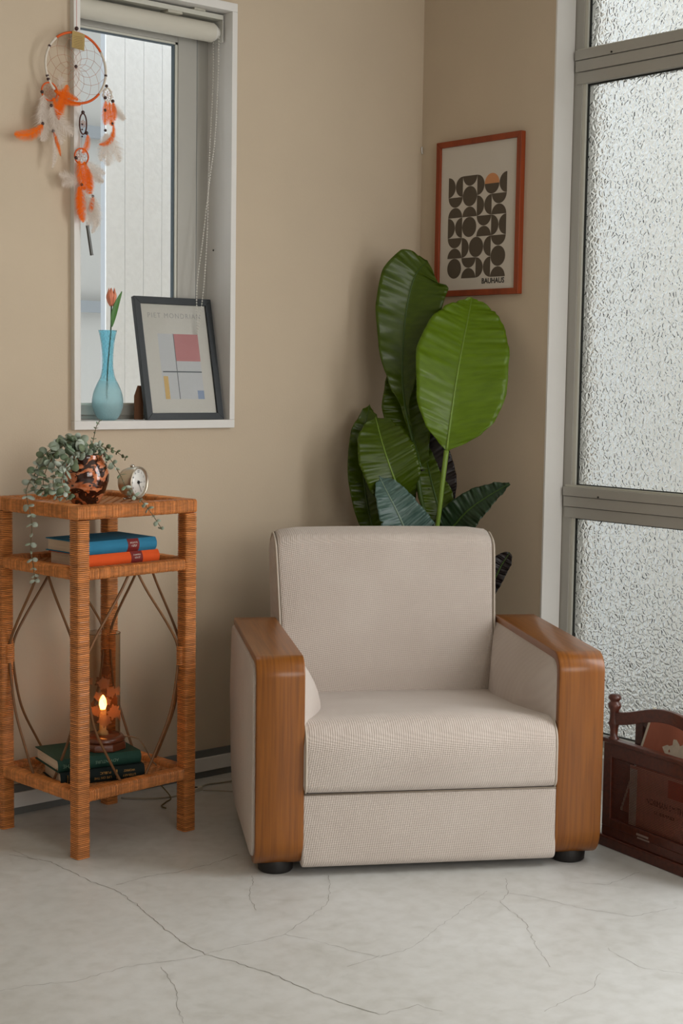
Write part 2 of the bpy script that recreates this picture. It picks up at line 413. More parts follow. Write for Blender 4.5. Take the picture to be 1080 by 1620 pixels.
g1.build('gasket', mat('blue_grey_gasket', (78, 90, 96), 0.6), w1o)
MB().box(bx0, bx1, yS + 0.014, yS + 0.018, bz0, bz1).build('pane', glass_clear, w1o)
screw = mat('screw_hole', (40, 36, 32), 0.6)
sc_ = MB(); sc_.tube([(X1 - 0.0004, 0.07, 1.62), (X1 - 0.002, 0.07, 1.62)], 0.0028, 10); sc_.build('screw', screw, w1o)

# neighbouring wall outside window 1: rough rendered panels with vertical joints
stucco = mat('rough_white_render', (234, 238, 241), 0.95, 0.1, bump=1.0, bscale=75, noise=0.03, nscale=60)
nbx = MB().box(-0.645, 2.2, 0.955, 0.985, -0.3, 5.0)
nb = nbx.build('neighbour_wall', grey_strip)
tag(nb, 'white rough rendered wall with vertical joints outside the small window', 'wall')
nb.data.materials.clear(); nb.data.materials.append(mat('joint_mortar', (168, 174, 180), 0.9))
pm = MB().box(0, 0.0775, -0.006, 0, -0.3, 5.0).mesh('render_panel')
for k in range(36):
    o = link('render_panel', pm, stucco, nb); o.location = (-0.645 + 0.079 * k, 0.955, 0)
far = MB().box(-5.5, 1.8, 3.2, 3.4, -0.3, 5.2).build('far_building', mat('far_render', (176, 174, 168), 0.9))
tag(far, 'pale grey building wall far behind the gap left of the rendered wall', 'building')
for k, z in enumerate((0.4, 1.55, 2.45, 3.6)):
    MB().box(-5.5, 1.8, 3.16, 3.2, z, z + 0.06).build('band', mat('far_band', (140, 144, 146), 0.8), far)

# ------------------------------------------------------------------ window 2 (right wall) pebbled glass
def pebble_material():
    M = mat('pebbled_glass', (0.93, 0.95, 0.94, 1), 0.12, 0.5, trans=1.0, ior=1.5)
    N, L, p = parts_of(M)
    tc = N.new('ShaderNodeTexCoord')
    nz = N.new('ShaderNodeTexNoise'); nz.inputs['Scale'].default_value = 40; L.new(tc.outputs['Object'], nz.inputs['Vector'])
    va = N.new('ShaderNodeVectorMath'); va.operation = 'SCALE'; va.inputs['Scale'].default_value = 0.012; L.new(nz.outputs['Color'], va.inputs[0])
    vb = N.new('ShaderNodeVectorMath'); vb.operation = 'ADD'; L.new(tc.outputs['Object'], vb.inputs[0]); L.new(va.outputs[0], vb.inputs[1])
    v = N.new('ShaderNodeTexVoronoi'); v.feature = 'DISTANCE_TO_EDGE'; v.inputs['Scale'].default_value = 58; L.new(vb.outputs[0], v.inputs['Vector'])
    b = N.new('ShaderNodeBump'); b.inputs['Strength'].default_value = 1.0; b.inputs['Distance'].default_value = 0.0013
    mr = N.new('ShaderNodeMapRange'); mr.interpolation_type = 'SMOOTHERSTEP'; mr.inputs[1].default_value = 0.0; mr.inputs[2].default_value = 0.30; L.new(v.outputs['Distance'], mr.inputs[0])
    n2 = N.new('ShaderNodeTexNoise'); n2.inputs['Scale'].default_value = 130; L.new(tc.outputs['Object'], n2.inputs['Vector'])
    ad = N.new('ShaderNodeMath'); ad.operation = 'MULTIPLY_ADD'; ad.inputs[1].default_value = 0.2; L.new(n2.outputs['Fac'], ad.inputs[0]); L.new(mr.outputs[0], ad.inputs[2])
    L.new(ad.outputs[0], b.inputs['Height']); L.new(b.outputs['Normal'], p.inputs['Normal'])
    return M
pebble = pebble_material()
fac = MB().box(2.3, 2.5, -7.5, 1.6, -0.3, 4.2).build('facing_building', mat('facing_render', (222, 219, 212), 0.9))
tag(fac, 'pale rendered building beyond the tall pebbled window', 'building')
yard = MB().box(0.2, 2.3, -7.5, 0.95, -0.35, -0.3).build('yard_paving', mat('yard_concrete', (150, 148, 142), 0.9)); yard['kind'] = 'structure'
xF = 0.085
w2 = MB()
w2.box(xF, xF + 0.07, -0.622, -0.587, 0.10, 2.68); w2.box(xF, xF + 0.07, -3.4, -3.34, 0.10, 2.68); w2.box(xF, xF + 0.07, -2.03, -1.97, 0.10, 2.68)
w2.box(xF, xF + 0.07, -3.34, -0.622, 2.62, 2.68); w2.box(xF - 0.02, xF + 0.07, -3.34, -0.622, 0.10, 0.145)
w2o = struct('window_2', w2, alu, bevel=0.0015, seg=2)
MB().box(0.0, 0.20, -3.4, -0.587, 0.0, 0.10).build('sill_kerb', white_paint, w2o)
MB().box(0.03, xF, -3.34, -0.592, 0.100, 0.112).build('sill', alu_light, w2o, bevel=0.002)
for za, zb in ((0.810, 0.913), (2.142, 2.248)):
    h = (zb - za)
    r_ = MB()
    r_.box(xF - 0.004, xF + 0.05, -3.34, -0.600, za, za + h * 0.33)
    r_.box(xF - 0.010, xF + 0.05, -3.34, -0.600, za + h * 0.345, za + h * 0.655)
    r_.box(xF - 0.014, xF + 0.05, -3.34, -0.600, za + h * 0.67, zb - 0.006)
    r_.build('rail', alu, w2o, bevel=0.001, seg=1)
    MB().box(xF - 0.002, xF + 0.048, -3.34, -0.600, zb - 0.006, zb).build('rail_bead', alu_light, w2o)
    MB().tube([(xF - 0.012, -0.745, zb - 0.030), (xF - 0.0165, -0.745, zb - 0.030)], 0.003, 10).build('screw', screw, w2o)
panes = ((0.145, 0.810), (0.913, 2.142), (2.248, 2.62))
for za, zb in panes:
    MB().box(xF + 0.02, xF + 0.026, -1.97, -0.622, za, zb).build('pane', pebble, w2o)
    MB().box(xF + 0.02, xF + 0.026, -3.34, -2.03, za, zb).build('pane', pebble, w2o)
    MB().box(xF + 0.004, xF + 0.018, -0.634, -0.622, za, zb).build('glazing_bead', alu_light, w2o)
    e = MB().box(xF + 0.012, xF + 0.019, -0.6375, -0.634, za, zb); e.box(xF + 0.012, xF + 0.019, -1.97, -0.634, zb - 0.004, zb)
    e.box(xF + 0.012, xF + 0.019, -1.97, -0.634, za, za + 0.003)
    e.build('gasket', gasket, w2o)


# ------------------------------------------------------------------ armchair
A = math.radians(-31.0)
ex = Vector((math.cos(A), math.sin(A), 0))
ch = thing('armchair', 'cream woven fabric armchair with curved honey wood arm bands', 'armchair', Vector((-0.952, -1.072, 0)) + ex * 0.019, A)
arm_prof = rpoly([(0.013, 0.040, 0.055), (0.013, 0.536, 0.048), (0.62, 0.536, 0.02), (0.67, 0.34, 0.10), (0.60, 0.05, 0.16)], 7)
for sgn in (-1, 1):
    xa, xb = (-0.450, -0.319) if sgn < 0 else (0.319, 0.450)
    bi, bo = (0.080 if sgn < 0 else 0.056), 0.005
    me = soft_slab(arm_prof, xa, xb, 0.008, bo if sgn < 0 else bi, bi if sgn < 0 else bo)
    a_ = link('arm', me, fabric, ch, smooth=True)
    # veneer band wrapping front and top
    path = [Vector((0.14, 0.030)), Vector((0.10, 0.024))]
    def arc(cx, cz, r, a0, a1, n=8): return [Vector((cx + r * math.cos(math.radians(a0 + (a1 - a0) * k / n)), cz + r * math.sin(math.radians(a0 + (a1 - a0) * k / n)))) for k in range(n + 1)]
    path += arc(0.064, 0.094, 0.070, 270, 180, 9)
    path += [Vector((-0.006, 0.094 + (0.504 - 0.094) * k / 10)) for k in range(1, 10)]
    path += arc(0.044, 0.504, 0.050, 180, 90, 9)
    path += [Vector((0.044 + 0.581 * k / 10, 0.554 - 0.001 * k / 10)) for k in range(1, 11)] + [Vector((0.633, 0.550)), Vector((0.638, 0.54))]
    wb = MB(); n = len(path); cx = sgn * 0.383; hw = 0.060; th = 0.020; k0 = 0
    ch_ = 0.003
    sec = [(-hw + ch_, 0), (-hw + ch_ * 0.3, ch_ * 0.3), (-hw, ch_), (-hw, th), (hw, th), (hw, ch_), (hw - ch_ * 0.3, ch_ * 0.3), (hw - ch_, 0)]
    for i, p in enumerate(path):
        t = (path[min(i + 1, n - 1)] - path[max(i - 1, 0)]).normalized(); nn = Vector((t.y, -t.x))  # inward
        for (sx_, d) in sec:
            q = p + nn * d; wb.v.append((cx + sx_, q.x, q.y))
    ns = len(sec)
    for i in range(n - 1):
        for j in range(ns): wb.f.append((i * ns + j, i * ns + (j + 1) % ns, (i + 1) * ns + (j + 1) % ns, (i + 1) * ns + j))
    wb.f.append(tuple(range(ns))[::-1]); wb.f.append(tuple((n - 1) * ns + j for j in range(ns)))
    me = wb.mesh('arm_band'); bm = bmesh.new(); bm.from_mesh(me); bmesh.ops.recalc_face_normals(bm, faces=bm.faces); bm.to_mesh(me); bm.free()
    o = link('arm_band', me, arm_wood, ch, smooth=True, label='curved honey brown wooden band over front and top of arm')
    es = o.modifiers.new('split', 'EDGE_SPLIT'); es.split_angle = math.radians(50)
seat_prof = rpoly([(-0.016, 0.214, 0.022), (-0.016, 0.392, 0.062), (0.60, 0.343, 0.02), (0.60, 0.214, 0.02)], 8)
def seat_bulge(p):
    k = max(0, 1 - (p.x / 0.33) ** 2)
    y, z = p.y, p.z
    if z > 0.30: z += 0.016 * k * min(1, max(0, (y + 0.02) / 0.1)) * (1 - max(0, (y - 0.35) / 0.25))
    if y < 0.03: y -= 0.012 * k * max(0, 1 - abs(z - 0.30) / 0.1)
    return Vector((p.x, y, z))
st = link('seat_cushion', soft_slab(seat_prof, -0.326, 0.326, 0.016, 0.002, 0.002, midbulge=seat_bulge), fabric, ch, smooth=True)
for xx in (-0.319, 0.319):
    q = [v for v in inset(resample([Vector(v) for v in seat_prof], 0.01), 0.001)]
    pts = [(xx, v.x, v.y) for v in q]; pts.append(pts[0])
    MB().tube(pts, 0.0030, 6, cap=False).build('piping', piping_m, st, smooth=True)
sk_prof = rpoly([(-0.004, 0.022, 0.022), (-0.004, 0.211, 0.008), (0.06, 0.211, 0.005), (0.06, 0.022, 0.01)], 6)
link('front_panel', soft_slab(sk_prof, -0.326, 0.326, 0.006), fabric, ch, smooth=True)
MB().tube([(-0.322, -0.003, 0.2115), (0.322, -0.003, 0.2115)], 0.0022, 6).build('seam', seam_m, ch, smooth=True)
bk_prof = rpoly([(0.55, 0.28, 0.03), (0.572, 0.42, 0.3), (0.652, 0.780, 0.045), (0.72, 0.806, 0.05), (0.790, 0.770, 0.05), (0.79, 0.30, 0.1), (0.72, 0.05, 0.05), (0.60, 0.05, 0.03)], 8)
def back_bulge(p):
    y, z, x = p.y, p.z, p.x
    k = max(0, 1 - (x / 0.33) ** 2)
    if y < 0.70 and z > 0.30: y -= 0.014 * k * min(1, (z - 0.30) / 0.1)
    if z > 0.7: z += 0.004 * k - 0.020 * max(0, (abs(x) - 0.27) / 0.052) ** 2 * min(1, (z - 0.7) / 0.08)
    if z > 0.55: x *= 1 + 0.025 * (z - 0.55) / 0.22
    return Vector((x, y, z))
bk = link('backrest', soft_slab(bk_prof, -0.322, 0.322, 0.024, 0.006, 0.006, midbulge=back_bulge), fabric, ch, smooth=True)
for xx in (-0.314, 0.314):
    q = inset(resample([Vector(v) for v in bk_prof], 0.012), 0.002)
    pts = [back_bulge(Vector((xx, v.x, v.y))) for v in q]; pts.append(pts[0])
    MB().tube(pts, 0.0034, 6, cap=False).build('piping', piping_m, bk, smooth=True)
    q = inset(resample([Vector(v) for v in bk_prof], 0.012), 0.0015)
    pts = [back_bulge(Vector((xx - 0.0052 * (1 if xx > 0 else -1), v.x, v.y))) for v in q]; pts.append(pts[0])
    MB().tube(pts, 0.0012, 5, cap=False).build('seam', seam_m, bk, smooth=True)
foot_m = mat('black_rubber', (26, 22, 20), 0.5)
fm = MB().lathe([(0.0, 0.0), (0.040, 0.0), (0.044, 0.004), (0.046, 0.026), (0.042, 0.036), (0.0, 0.036)], 28).mesh('foot')
for x, y in ((-0.383, 0.075), (0.383, 0.075), (-0.383, 0.55), (0.383, 0.55)):
    o = link('foot', fm, foot_m, ch, smooth=True); o.location = (x, y, 0)
    es = o.modifiers.new('split', 'EDGE_SPLIT')

# ------------------------------------------------------------------ rattan plant stand
TA = math.radians(5)
TT = Vector((-1.4085, -0.253, 0))
tb = thing('rattan_side_table', 'square three tier rattan wrapped side table with bent cane ovals', 'side table', TT, TA)
tM = Matrix.Translation(TT) @ Matrix.Rotation(TA, 4, 'Z')
def wrapped(mb, p0, p1, ha, hb, up, pitch=0.0049, amp=0.0018, rnd=0.006, jit=0.25, seed=1):
    """square bar bound with cane: a stack of rounded-square rings with swelling turns"""
    rj = random.Random(seed)
    p0 = Vector(p0); p1 = Vector(p1); t = (p1 - p0); Ln = t.length; t.normalize(); a = Vector(up); a = (a - t * a.dot(t)).normalized(); b = t.cross(a)
    shp = []
    for cx_, cy_ in ((1, 1), (-1, 1), (-1, -1), (1, -1)):
        a0 = math.atan2(cy_, cx_) - PI / 4
        for k in range(3): an = a0 + k * PI / 4; shp.append((cx_ * (ha - rnd) + rnd * math.cos(an), cy_ * (hb - rnd) + rnd * math.sin(an)))
    n = int(Ln / pitch); k0 = len(mb.v)
    if not hasattr(mb, 'tone'): mb.tone = []; m_ = len(shp); rings = 0
    for i in range(n):
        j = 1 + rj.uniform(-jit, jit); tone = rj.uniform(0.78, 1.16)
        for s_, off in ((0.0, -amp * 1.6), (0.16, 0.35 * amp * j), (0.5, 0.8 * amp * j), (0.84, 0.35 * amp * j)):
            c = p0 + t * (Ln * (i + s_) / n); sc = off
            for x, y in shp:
                l_ = math.hypot(x, y); mb.tone.append(0.34 if s_ == 0.0 and i > 0 else tone); mb.v.append(tuple(c + a * (x + x / l_ * sc * 1.3) + b * (y + y / l_ * sc * 1.3)))  # groove rings coloured dark to deepen the shade between turns; turn tone random
            rings += 1
    for i in range(rings - 1):
        for j in range(m_): mb.f.append((k0 + i * m_ + j, k0 + i * m_ + (j + 1) % m_, k0 + (i + 1) * m_ + (j + 1) % m_, k0 + (i + 1) * m_ + j))
    mb.f.append(tuple(k0 + j for j in range(m_))[::-1]); mb.f.append(tuple(k0 + (rings - 1) * m_ + j for j in range(m_)))
    return mb
HS = 0.1745; LW = 0.0185
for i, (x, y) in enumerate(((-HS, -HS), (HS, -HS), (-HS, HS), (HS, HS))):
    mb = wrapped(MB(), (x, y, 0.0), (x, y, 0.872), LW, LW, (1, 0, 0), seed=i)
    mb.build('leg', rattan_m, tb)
tiers = ((0.908, 0.034), (0.748, 0.028), (0.176, 0.030))
for ti, (zt, hgt) in enumerate(tiers):
    zc = zt - hgt / 2; e = HS + (LW if ti == 0 else -LW)
    for k, (p0, p1) in enumerate((((-e, -HS, zc), (e, -HS, zc)), ((-e, HS, zc), (e, HS, zc)), ((-HS, -HS + LW, zc), (-HS, HS - LW, zc)), ((HS, -HS + LW, zc), (HS, HS - LW, zc)))):
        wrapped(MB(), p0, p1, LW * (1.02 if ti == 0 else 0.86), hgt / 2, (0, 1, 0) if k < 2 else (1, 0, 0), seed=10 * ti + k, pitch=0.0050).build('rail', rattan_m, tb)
    # woven shelf panel: flat strips over and under
    sh = MB(); zs = zt - 0.013; E = HS - LW + 0.002; nS = 22 if ti < 2 else 26
    for d in (0, 1):
        for i in range(nS):
            c = -E + 2 * E * (i + 0.5) / nS; hw = E / nS * (0.86 if d == 0 else 0.5)
            if ti == 2: hw = E / nS * 0.55
            k0 = len(sh.v); M_ = 44
            for j in range(M_ + 1):
                s_ = -E + 2 * E * j / M_; ph = math.pi * (j / M_ * nS + 0.0) + PI * i + PI * d
                z = zs + 0.0016 * math.sin(ph)
                for q in ((c - hw, z - 0.0007), (c - hw, z + 0.0005), (c + hw, z + 0.0005), (c + hw, z - 0.0007)):
                    sh.v.append((s_, q[0], q[1]) if d == 0 else (q[0], s_, q[1]))
            for j in range(M_):
                for q in range(4): sh.f.append((k0 + j * 4 + q, k0 + j * 4 + (q + 1) % 4, k0 + (j + 1) * 4 + (q + 1) % 4, k0 + (j + 1) * 4 + q))
    sh.build('woven_shelf', rattan_weave, tb)
# bent canes: two per side, bulging to the legs at mid height
zt_, zm, zb_ = 0.722, 0.485, 0.170
for side in range(4):
    rot = Matrix.Rotation(side * PI / 2, 4, 'Z')
    for s_ in (-1, 1):
        pts = [(s_ * 0.016, 0, zt_), (s_ * 0.050, 0, zt_ - 0.055), (s_ * 0.115, 0, zt_ - 0.145), (s_ * 0.150, 0, zm + 0.03), (s_ * 0.152, 0, zm - 0.03), (s_ * 0.128, 0, zb_ + 0.165), (s_ * 0.078, 0, zb_ + 0.065), (s_ * 0.040, 0, zb_)]
        yy = -HS + (0.004 if s_ < 0 else 0.010)
        P_ = [rot @ Vector((p[0], yy, p[2])) for p in catmull(pts, 40)]
        MB().tube(P_, 0.0036, 8).build('bent_cane', cane_m, tb, smooth=True)
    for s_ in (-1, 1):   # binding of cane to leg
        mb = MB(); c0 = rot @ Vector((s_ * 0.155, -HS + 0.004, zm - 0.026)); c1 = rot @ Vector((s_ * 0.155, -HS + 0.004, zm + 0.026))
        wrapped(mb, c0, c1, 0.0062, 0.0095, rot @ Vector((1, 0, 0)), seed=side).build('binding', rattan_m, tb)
tW = lambda x, y, z: tM @ Vector((x, y, z))

# ------------------------------------------------------------------ books
page_m = mat('book_pages', (214, 192, 170), 0.85, 0.1, bump=0.7, bscale=300, stretch=(0.02, 0.02, 3), noise=0.06, nscale=90)
def book(label, loc, rz, Ls, D, H, cover, group, spine_parts=None):
    """spine runs along local x at y=0 facing -y; body extends to +y; z from 0"""
    b = thing('book', label, 'book', loc, rz, group)
    t = 0.0028
    cv = MB()
    cv.box(0, Ls, 0.002, D, 0, t); cv.box(0, Ls, 0.002, D, H - t, H)
    prof = [(0.010 * (1 - ((2 * k / 10 - 1) ** 2)), H * k / 10) for k in range(11)]
    k0 = len(cv.v)
    for x in (0, Ls):
        for d, z in prof: cv.v.append((x, -d * 0.8, z))
        for d, z in prof: cv.v.append((x, -d * 0.8 + 0.003, min(max(z, 0.0), H)))
    for j in range(10):
        cv.f.append((k0 + j, k0 + j + 1, k0 + 22 + j + 1, k0 + 22 + j))
        cv.f.append((k0 + 11 + j + 1, k0 + 11 + j, k0 + 33 + j, k0 + 33 + j + 1))
        cv.f.append((k0 + j, k0 + 11 + j, k0 + 12 + j, k0 + j + 1)); cv.f.append((k0 + 22 + j, k0 + 23 + j, k0 + 34 + j, k0 + 33 + j))
    cv.build('cover', cover, b, bevel=0.0008, seg=2)
    pg = MB(); e = 0.005
    pg.box(e, Ls - e, 0.002, D - e, t, H - t); pg.build('pages', page_m, b)
    if spine_parts: spine_parts(b)
    return b
gold = mat('gold_foil', (196, 150, 84), 0.35, metal=0.6)
silver_t = mat('silver_foil', (206, 196, 184), 0.4, metal=0.3)
maroon = mat('maroon_label', (112, 26, 22), 0.7)
def spine_patch(b, x0, x1, H, m, grow=0.0004, lift=0.0007, name='spine_label'):
    mb = MB(); n = 10
    for x in (x0, x1):
        for k in range(n + 1):
            z = H * k / n; mb.v.append((x, -0.008 * (1 - (2 * k / n - 1) ** 2) - lift, z))
        for k in range(n + 1):
            z = H * k / n; mb.v.append((x, -0.008 * (1 - (2 * k / n - 1) ** 2) + 0.0012, z))
    q = n + 1
    for k in range(n):
        mb.f.append((k, 2 * q + k, 2 * q + k + 1, k + 1)); mb.f.append((k, k + 1, q + k + 1, q + k)); mb.f.append((2 * q + k, 3 * q + k, 3 * q + k + 1, 2 * q + k + 1))
    return mb.build(name, m, b, smooth=False)
flip = (-1, 0, 0)
def sp_text(b, s, x, z, size, m, H, up=1, **kw):
    d = 0.008 * (1 - (2 * z / H - 1) ** 2) + 0.0012
    M = frame_M((x, -d, z - up * size * 0.35), (up, 0, 0), (0, 0, up))
    return text(s, size, m, b, M, extrude=0.0002, **kw)
orange_c = mat('orange_cloth', (214, 84, 34), 0.75, 0.2, bump=0.3, bscale=600, noise=0.06, nscale=20)
blue_c = mat('blue_cloth', (48, 118, 150), 0.75, 0.2, bump=0.3, bscale=600, noise=0.06, nscale=20)
def strokes(b, xc, z, H, n=7):
    mb = MB(); rs = random.Random(int(z * 1e4) + n)
    for k in range(n):
        x = xc + (k - (n - 1) / 2) * 0.0036; h = rs.uniform(0.0018, 0.0028); d = 0.008 * (1 - (2 * z / H - 1) ** 2) + 0.0013
        mb.box(x - 0.0004, x + 0.0004, -d, -d + 0.0005, z - h, z + h)
        if rs.random() < 0.7: zz = z + rs.choice((-h, 0, h)) * 0.8; mb.box(x, x + 0.0022, -d, -d + 0.0005, zz - 0.0004, zz + 0.0004)
    mb.build('foil_print', silver_t, b)
def deco_orange(b):
    spine_patch(b, 0.140, 0.178, 0.036, maroon)
    strokes(b, 0.159, 0.027, 0.036); strokes(b, 0.159, 0.020, 0.036, 5)
def deco_blue(b):
    spine_patch(b, 0.140, 0.177, 0.034, maroon)
    strokes(b, 0.1585, 0.024, 0.034); strokes(b, 0.1585, 0.016, 0.034, 5)
zS = 0.7385
p = tW(-0.126, -0.137, zS)
book('orange cloth book with dark red spine label, under the blue book', p, TA + math.radians(1.5), 0.236, 0.165, 0.036, orange_c, 'books on the middle shelf', deco_orange)
p = tW(-0.136, -0.132, zS + 0.0362)
book('blue cloth book with a dark red spine label lying on top of the orange book', p, TA + math.radians(0), 0.236, 0.165, 0.034, blue_c, 'books on the middle shelf', deco_blue)
black_c = mat('black_cloth', (24, 34, 33), 0.7, 0.2, bump=0.3, bscale=600)
green_c = mat('dark_green_cloth', (32, 66, 56), 0.7, 0.3, bump=0.3, bscale=600, noise=0.1, nscale=20)
def deco_black(b):
    sp_text(b, 'PUBLIC', 0.122, 0.0245, 0.0095, gold, 0.036, up=-1); sp_text(b, 'LIFE ON THE', 0.115, 0.012, 0.0085, gold, 0.036, up=-1)
    MB().box(0.152, 0.154, -0.0092, -0.004, 0.006, 0.030).build('gold_bar', gold, b)
    sp_text(b, "WORKS'", 0.188, 0.0245, 0.0085, gold, 0.036, up=-1); sp_text(b, 'LITERARY', 0.188, 0.012, 0.0085, gold, 0.036, up=-1)
    MB().box(0.018, 0.0195, -0.0092, -0.004, 0.007, 0.029).build('gold_bar', gold, b)
def deco_green(b):
    pale = mat('pale_green_foil', (110, 142, 122), 0.4)
    sp_text(b, 'ADVENTURE', 0.135, 0.0165, 0.0115, pale, 0.033, up=-1)
    sp_text(b, 'THE', 0.025, 0.0165, 0.014, pale, 0.033, up=-1)
zS = 0.1665
p = tW(-0.172, -0.082, zS)
book('black cloth book with gold spine lettering, bottom book on the lowest shelf', p, TA + math.radians(-17), 0.232, 0.150, 0.036, black_c, 'books on the lowest shelf', deco_black)
p = tW(-0.176, -0.076, zS + 0.0362)
book('dark green cloth book under the glass lamp on the lowest shelf', p, TA + math.radians(-14), 0.234, 0.168, 0.033, green_c, 'books on the lowest shelf', deco_green)

# ------------------------------------------------------------------ hurricane lamp
zl = zS + 0.0362 + 0.0332
lp = thing('hurricane_lamp', 'glass chimney lamp with glowing bulb and octagonal wood base on the green book', 'lamp', tW(-0.008, -0.045, zl), TA + 0.2)
MB().lathe([(0, 0), (0.064, 0.0), (0.065, 0.012), (0.061, 0.021), (0.0, 0.021)], 8, ang0=0.39).build('wooden_base', base_wood, lp, bevel=0.003)
MB().lathe([(0, 0.021), (0.056, 0.021), (0.060, 0.026), (0.056, 0.032), (0.052, 0.036), (0.0, 0.037)], 40).build('base_ring', base_wood, lp, smooth=True)
amber = mat('smoky_amber_glass', (0.78, 0.66, 0.54, 1), 0.03, 0.5, trans=1.0, ior=1.12)
R1 = 0.0465
ck = MB().lathe([(R1, 0.036), (R1, 0.312), (R1 + 0.0008, 0.3135), (R1 - 0.0012, 0.3145), (R1 - 0.0022, 0.312), (R1 - 0.0022, 0.036)], 64)
chim = ck.build('glass_chimney', amber, lp, smooth=True)
def frosted():
    M = mat('etched_frost', (150, 112, 84), 0.8, 0.2, trans=0.0)
    N, L, p = parts_of(M)
    tr = N.new('ShaderNodeBsdfTranslucent'); tr.inputs['Color'].default_value = lin((190, 140, 104))
    tp = N.new('ShaderNodeBsdfTransparent')
    mx = N.new('ShaderNodeMixShader'); mx.inputs[0].default_value = 0.6
    mx2 = N.new('ShaderNodeMixShader'); mx2.inputs[0].default_value = 0.42
    out = [n for n in N if n.type == 'OUTPUT_MATERIAL'][0]
    L.new(p.outputs[0], mx.inputs[1]); L.new(tr.outputs[0], mx.inputs[2]); L.new(mx.outputs[0], mx2.inputs[1]); L.new(tp.outputs[0], mx2.inputs[2]); L.new(mx2.outputs[0], out.inputs[0])
    return M
frost = frosted()
leafshape = []
for k in range(40):   # lobed maple-like leaf outline
    a = 2 * PI * k / 40; r = 0.62 + 0.25 * abs(math.cos(2.5 * a)) + 0.13 * math.cos(10 * a); leafshape.append((r * math.sin(a), r * math.cos(a)))
def etched(az, z, size, rot, ro):
    mb = MB(); mb.v.append((0, 0))
    pts = []
    for rr in (0.0, 0.5, 1.0):
        for x, y in (leafshape if rr else [(0, 0)]):
            X = (x * math.cos(rot) - y * math.sin(rot)) * size * rr; Y = (x * math.sin(rot) + y * math.cos(rot)) * size * rr
            aa = az + X / R1; pts.append((ro * math.cos(aa), ro * math.sin(aa), z + Y))
    fs = [(0, 1 + k, 1 + (k + 1) % 40) for k in range(40)] + [(1 + k, 41 + k, 41 + (k + 1) % 40, 1 + (k + 1) % 40) for k in range(40)]
    m2 = MB(); m2.add(pts, fs); m2.build('etched_leaf', frost, chim)
rl = random.Random(11)
for k, (az, z, s_) in enumerate(((-2.0, 0.185, 0.020), (-1.55, 0.160, 0.018), (-2.3, 0.150, 0.015), (-1.35, 0.105, 0.024), (-1.95, 0.085, 0.022), (-2.45, 0.110, 0.018), (-1.0, 0.16, 0.016), (-0.7, 0.09, 0.02), (-1.8, 0.135, 0.013),
                                (0.4, 0.12, 0.022), (1.2, 0.17, 0.02), (1.9, 0.10, 0.024), (2.7, 0.15, 0.02), (1.5, 0.07, 0.02), (0.9, 0.20, 0.016), (-2.9, 0.19, 0.016))):
    etched(az - 0.35, z, s_, rl.uniform(0, 6), R1 + 0.0006)
MB().lathe([(0, 0.036), (0.016, 0.036), (0.014, 0.045), (0.0095, 0.048), (0.0095, 0.105), (0, 0.105)], 20).build('candle_tube', mat('cream_tube', (206, 176, 130), 0.5), lp, smooth=True)
bulb_m = mat('glowing_bulb', (255, 190, 110), 0.4, emit=(255, 160, 78), estr=55)
MB().lathe([(0, 0.104), (0.007, 0.106), (0.0105, 0.118), (0.009, 0.131), (0.004, 0.141), (0, 0.145)], 20).build('bulb', bulb_m, lp, smooth=True)
cord_m = mat('clear_brown_cord', (132, 108, 82), 0.5)
pts = [tW(0.045, -0.015, zl + 0.006), tW(0.075, -0.03, zl + 0.014), tW(0.105, -0.06, zl + 0.004), tW(0.13, -0.08, 0.185), tW(0.14, -0.09, 0.170)]
tag(MB().tube(catmull(pts, 24), 0.0018, 6).build('lamp_cord', cord_m, smooth=True), 'thin brown lamp cord curving off the green book onto the lowest shelf', 'cord')

# ------------------------------------------------------------------ bowl vase and eucalyptus
def tortoise():
    M = mat('tortoiseshell_glass', (176, 92, 52), 0.08, 0.6, coat=0.6)
    N, L, p = parts_of(M)
    tc = N.new('ShaderNodeTexCoord'); mp = N.new('ShaderNodeMapping'); mp.inputs['Scale'].default_value = (1, 1, 1.9); mp.inputs['Rotation'].default_value = (0.5, 0.7, 0.3); L.new(tc.outputs['Object'], mp.inputs[0])
    a = N.new('ShaderNodeTexNoise'); a.inputs['Scale'].default_value = 24; a.inputs['Detail'].default_value = 3; a.inputs['Distortion'].default_value = 1.4; L.new(mp.outputs[0], a.inputs['Vector'])
    b = N.new('ShaderNodeTexNoise'); b.inputs['Scale'].default_value = 60; b.inputs['Detail'].default_value = 4; L.new(mp.outputs[0], b.inputs['Vector'])
    r = N.new('ShaderNodeValToRGB'); L.new(b.outputs['Fac'], r.inputs['Fac'])
    r.color_ramp.elements[0].position = 0.35; r.color_ramp.elements[0].color = lin((176, 84, 34)); r.color_ramp.elements[1].position = 0.65; r.color_ramp.elements[1].color = lin((214, 140, 100))
    g = N.new('ShaderNodeValToRGB'); L.new(a.outputs['Fac'], g.inputs['Fac'])
    g.color_ramp.elements[0].position = 0.47; g.color_ramp.elements[0].color = (0, 0, 0, 1); g.color_ramp.elements[1].position = 0.51; g.color_ramp.elements[1].color = (1, 1, 1, 1)
    mx = N.new('ShaderNodeMix'); mx.data_type = 'RGBA'; L.new(g.outputs[0], mx.inputs[0]); L.new(r.outputs[0], mx.inputs[6]); mx.inputs[7].default_value = lin((48, 20, 12))
    L.new(mx.outputs[2], p.inputs['Base Color'])
    return M
vb = MB().lathe([(0, 0), (0.030, 0.0), (0.036, 0.004), (0.050, 0.030), (0.060, 0.062), (0.0615, 0.080), (0.056, 0.104), (0.046, 0.118), (0.043, 0.124), (0.045, 0.130), (0.043, 0.131), (0.040, 0.124), (0.043, 0.116), (0.053, 0.10), (0.058, 0.08), (0.056, 0.06), (0.045, 0.03), (0.03, 0.010), (0, 0.008)], 56)
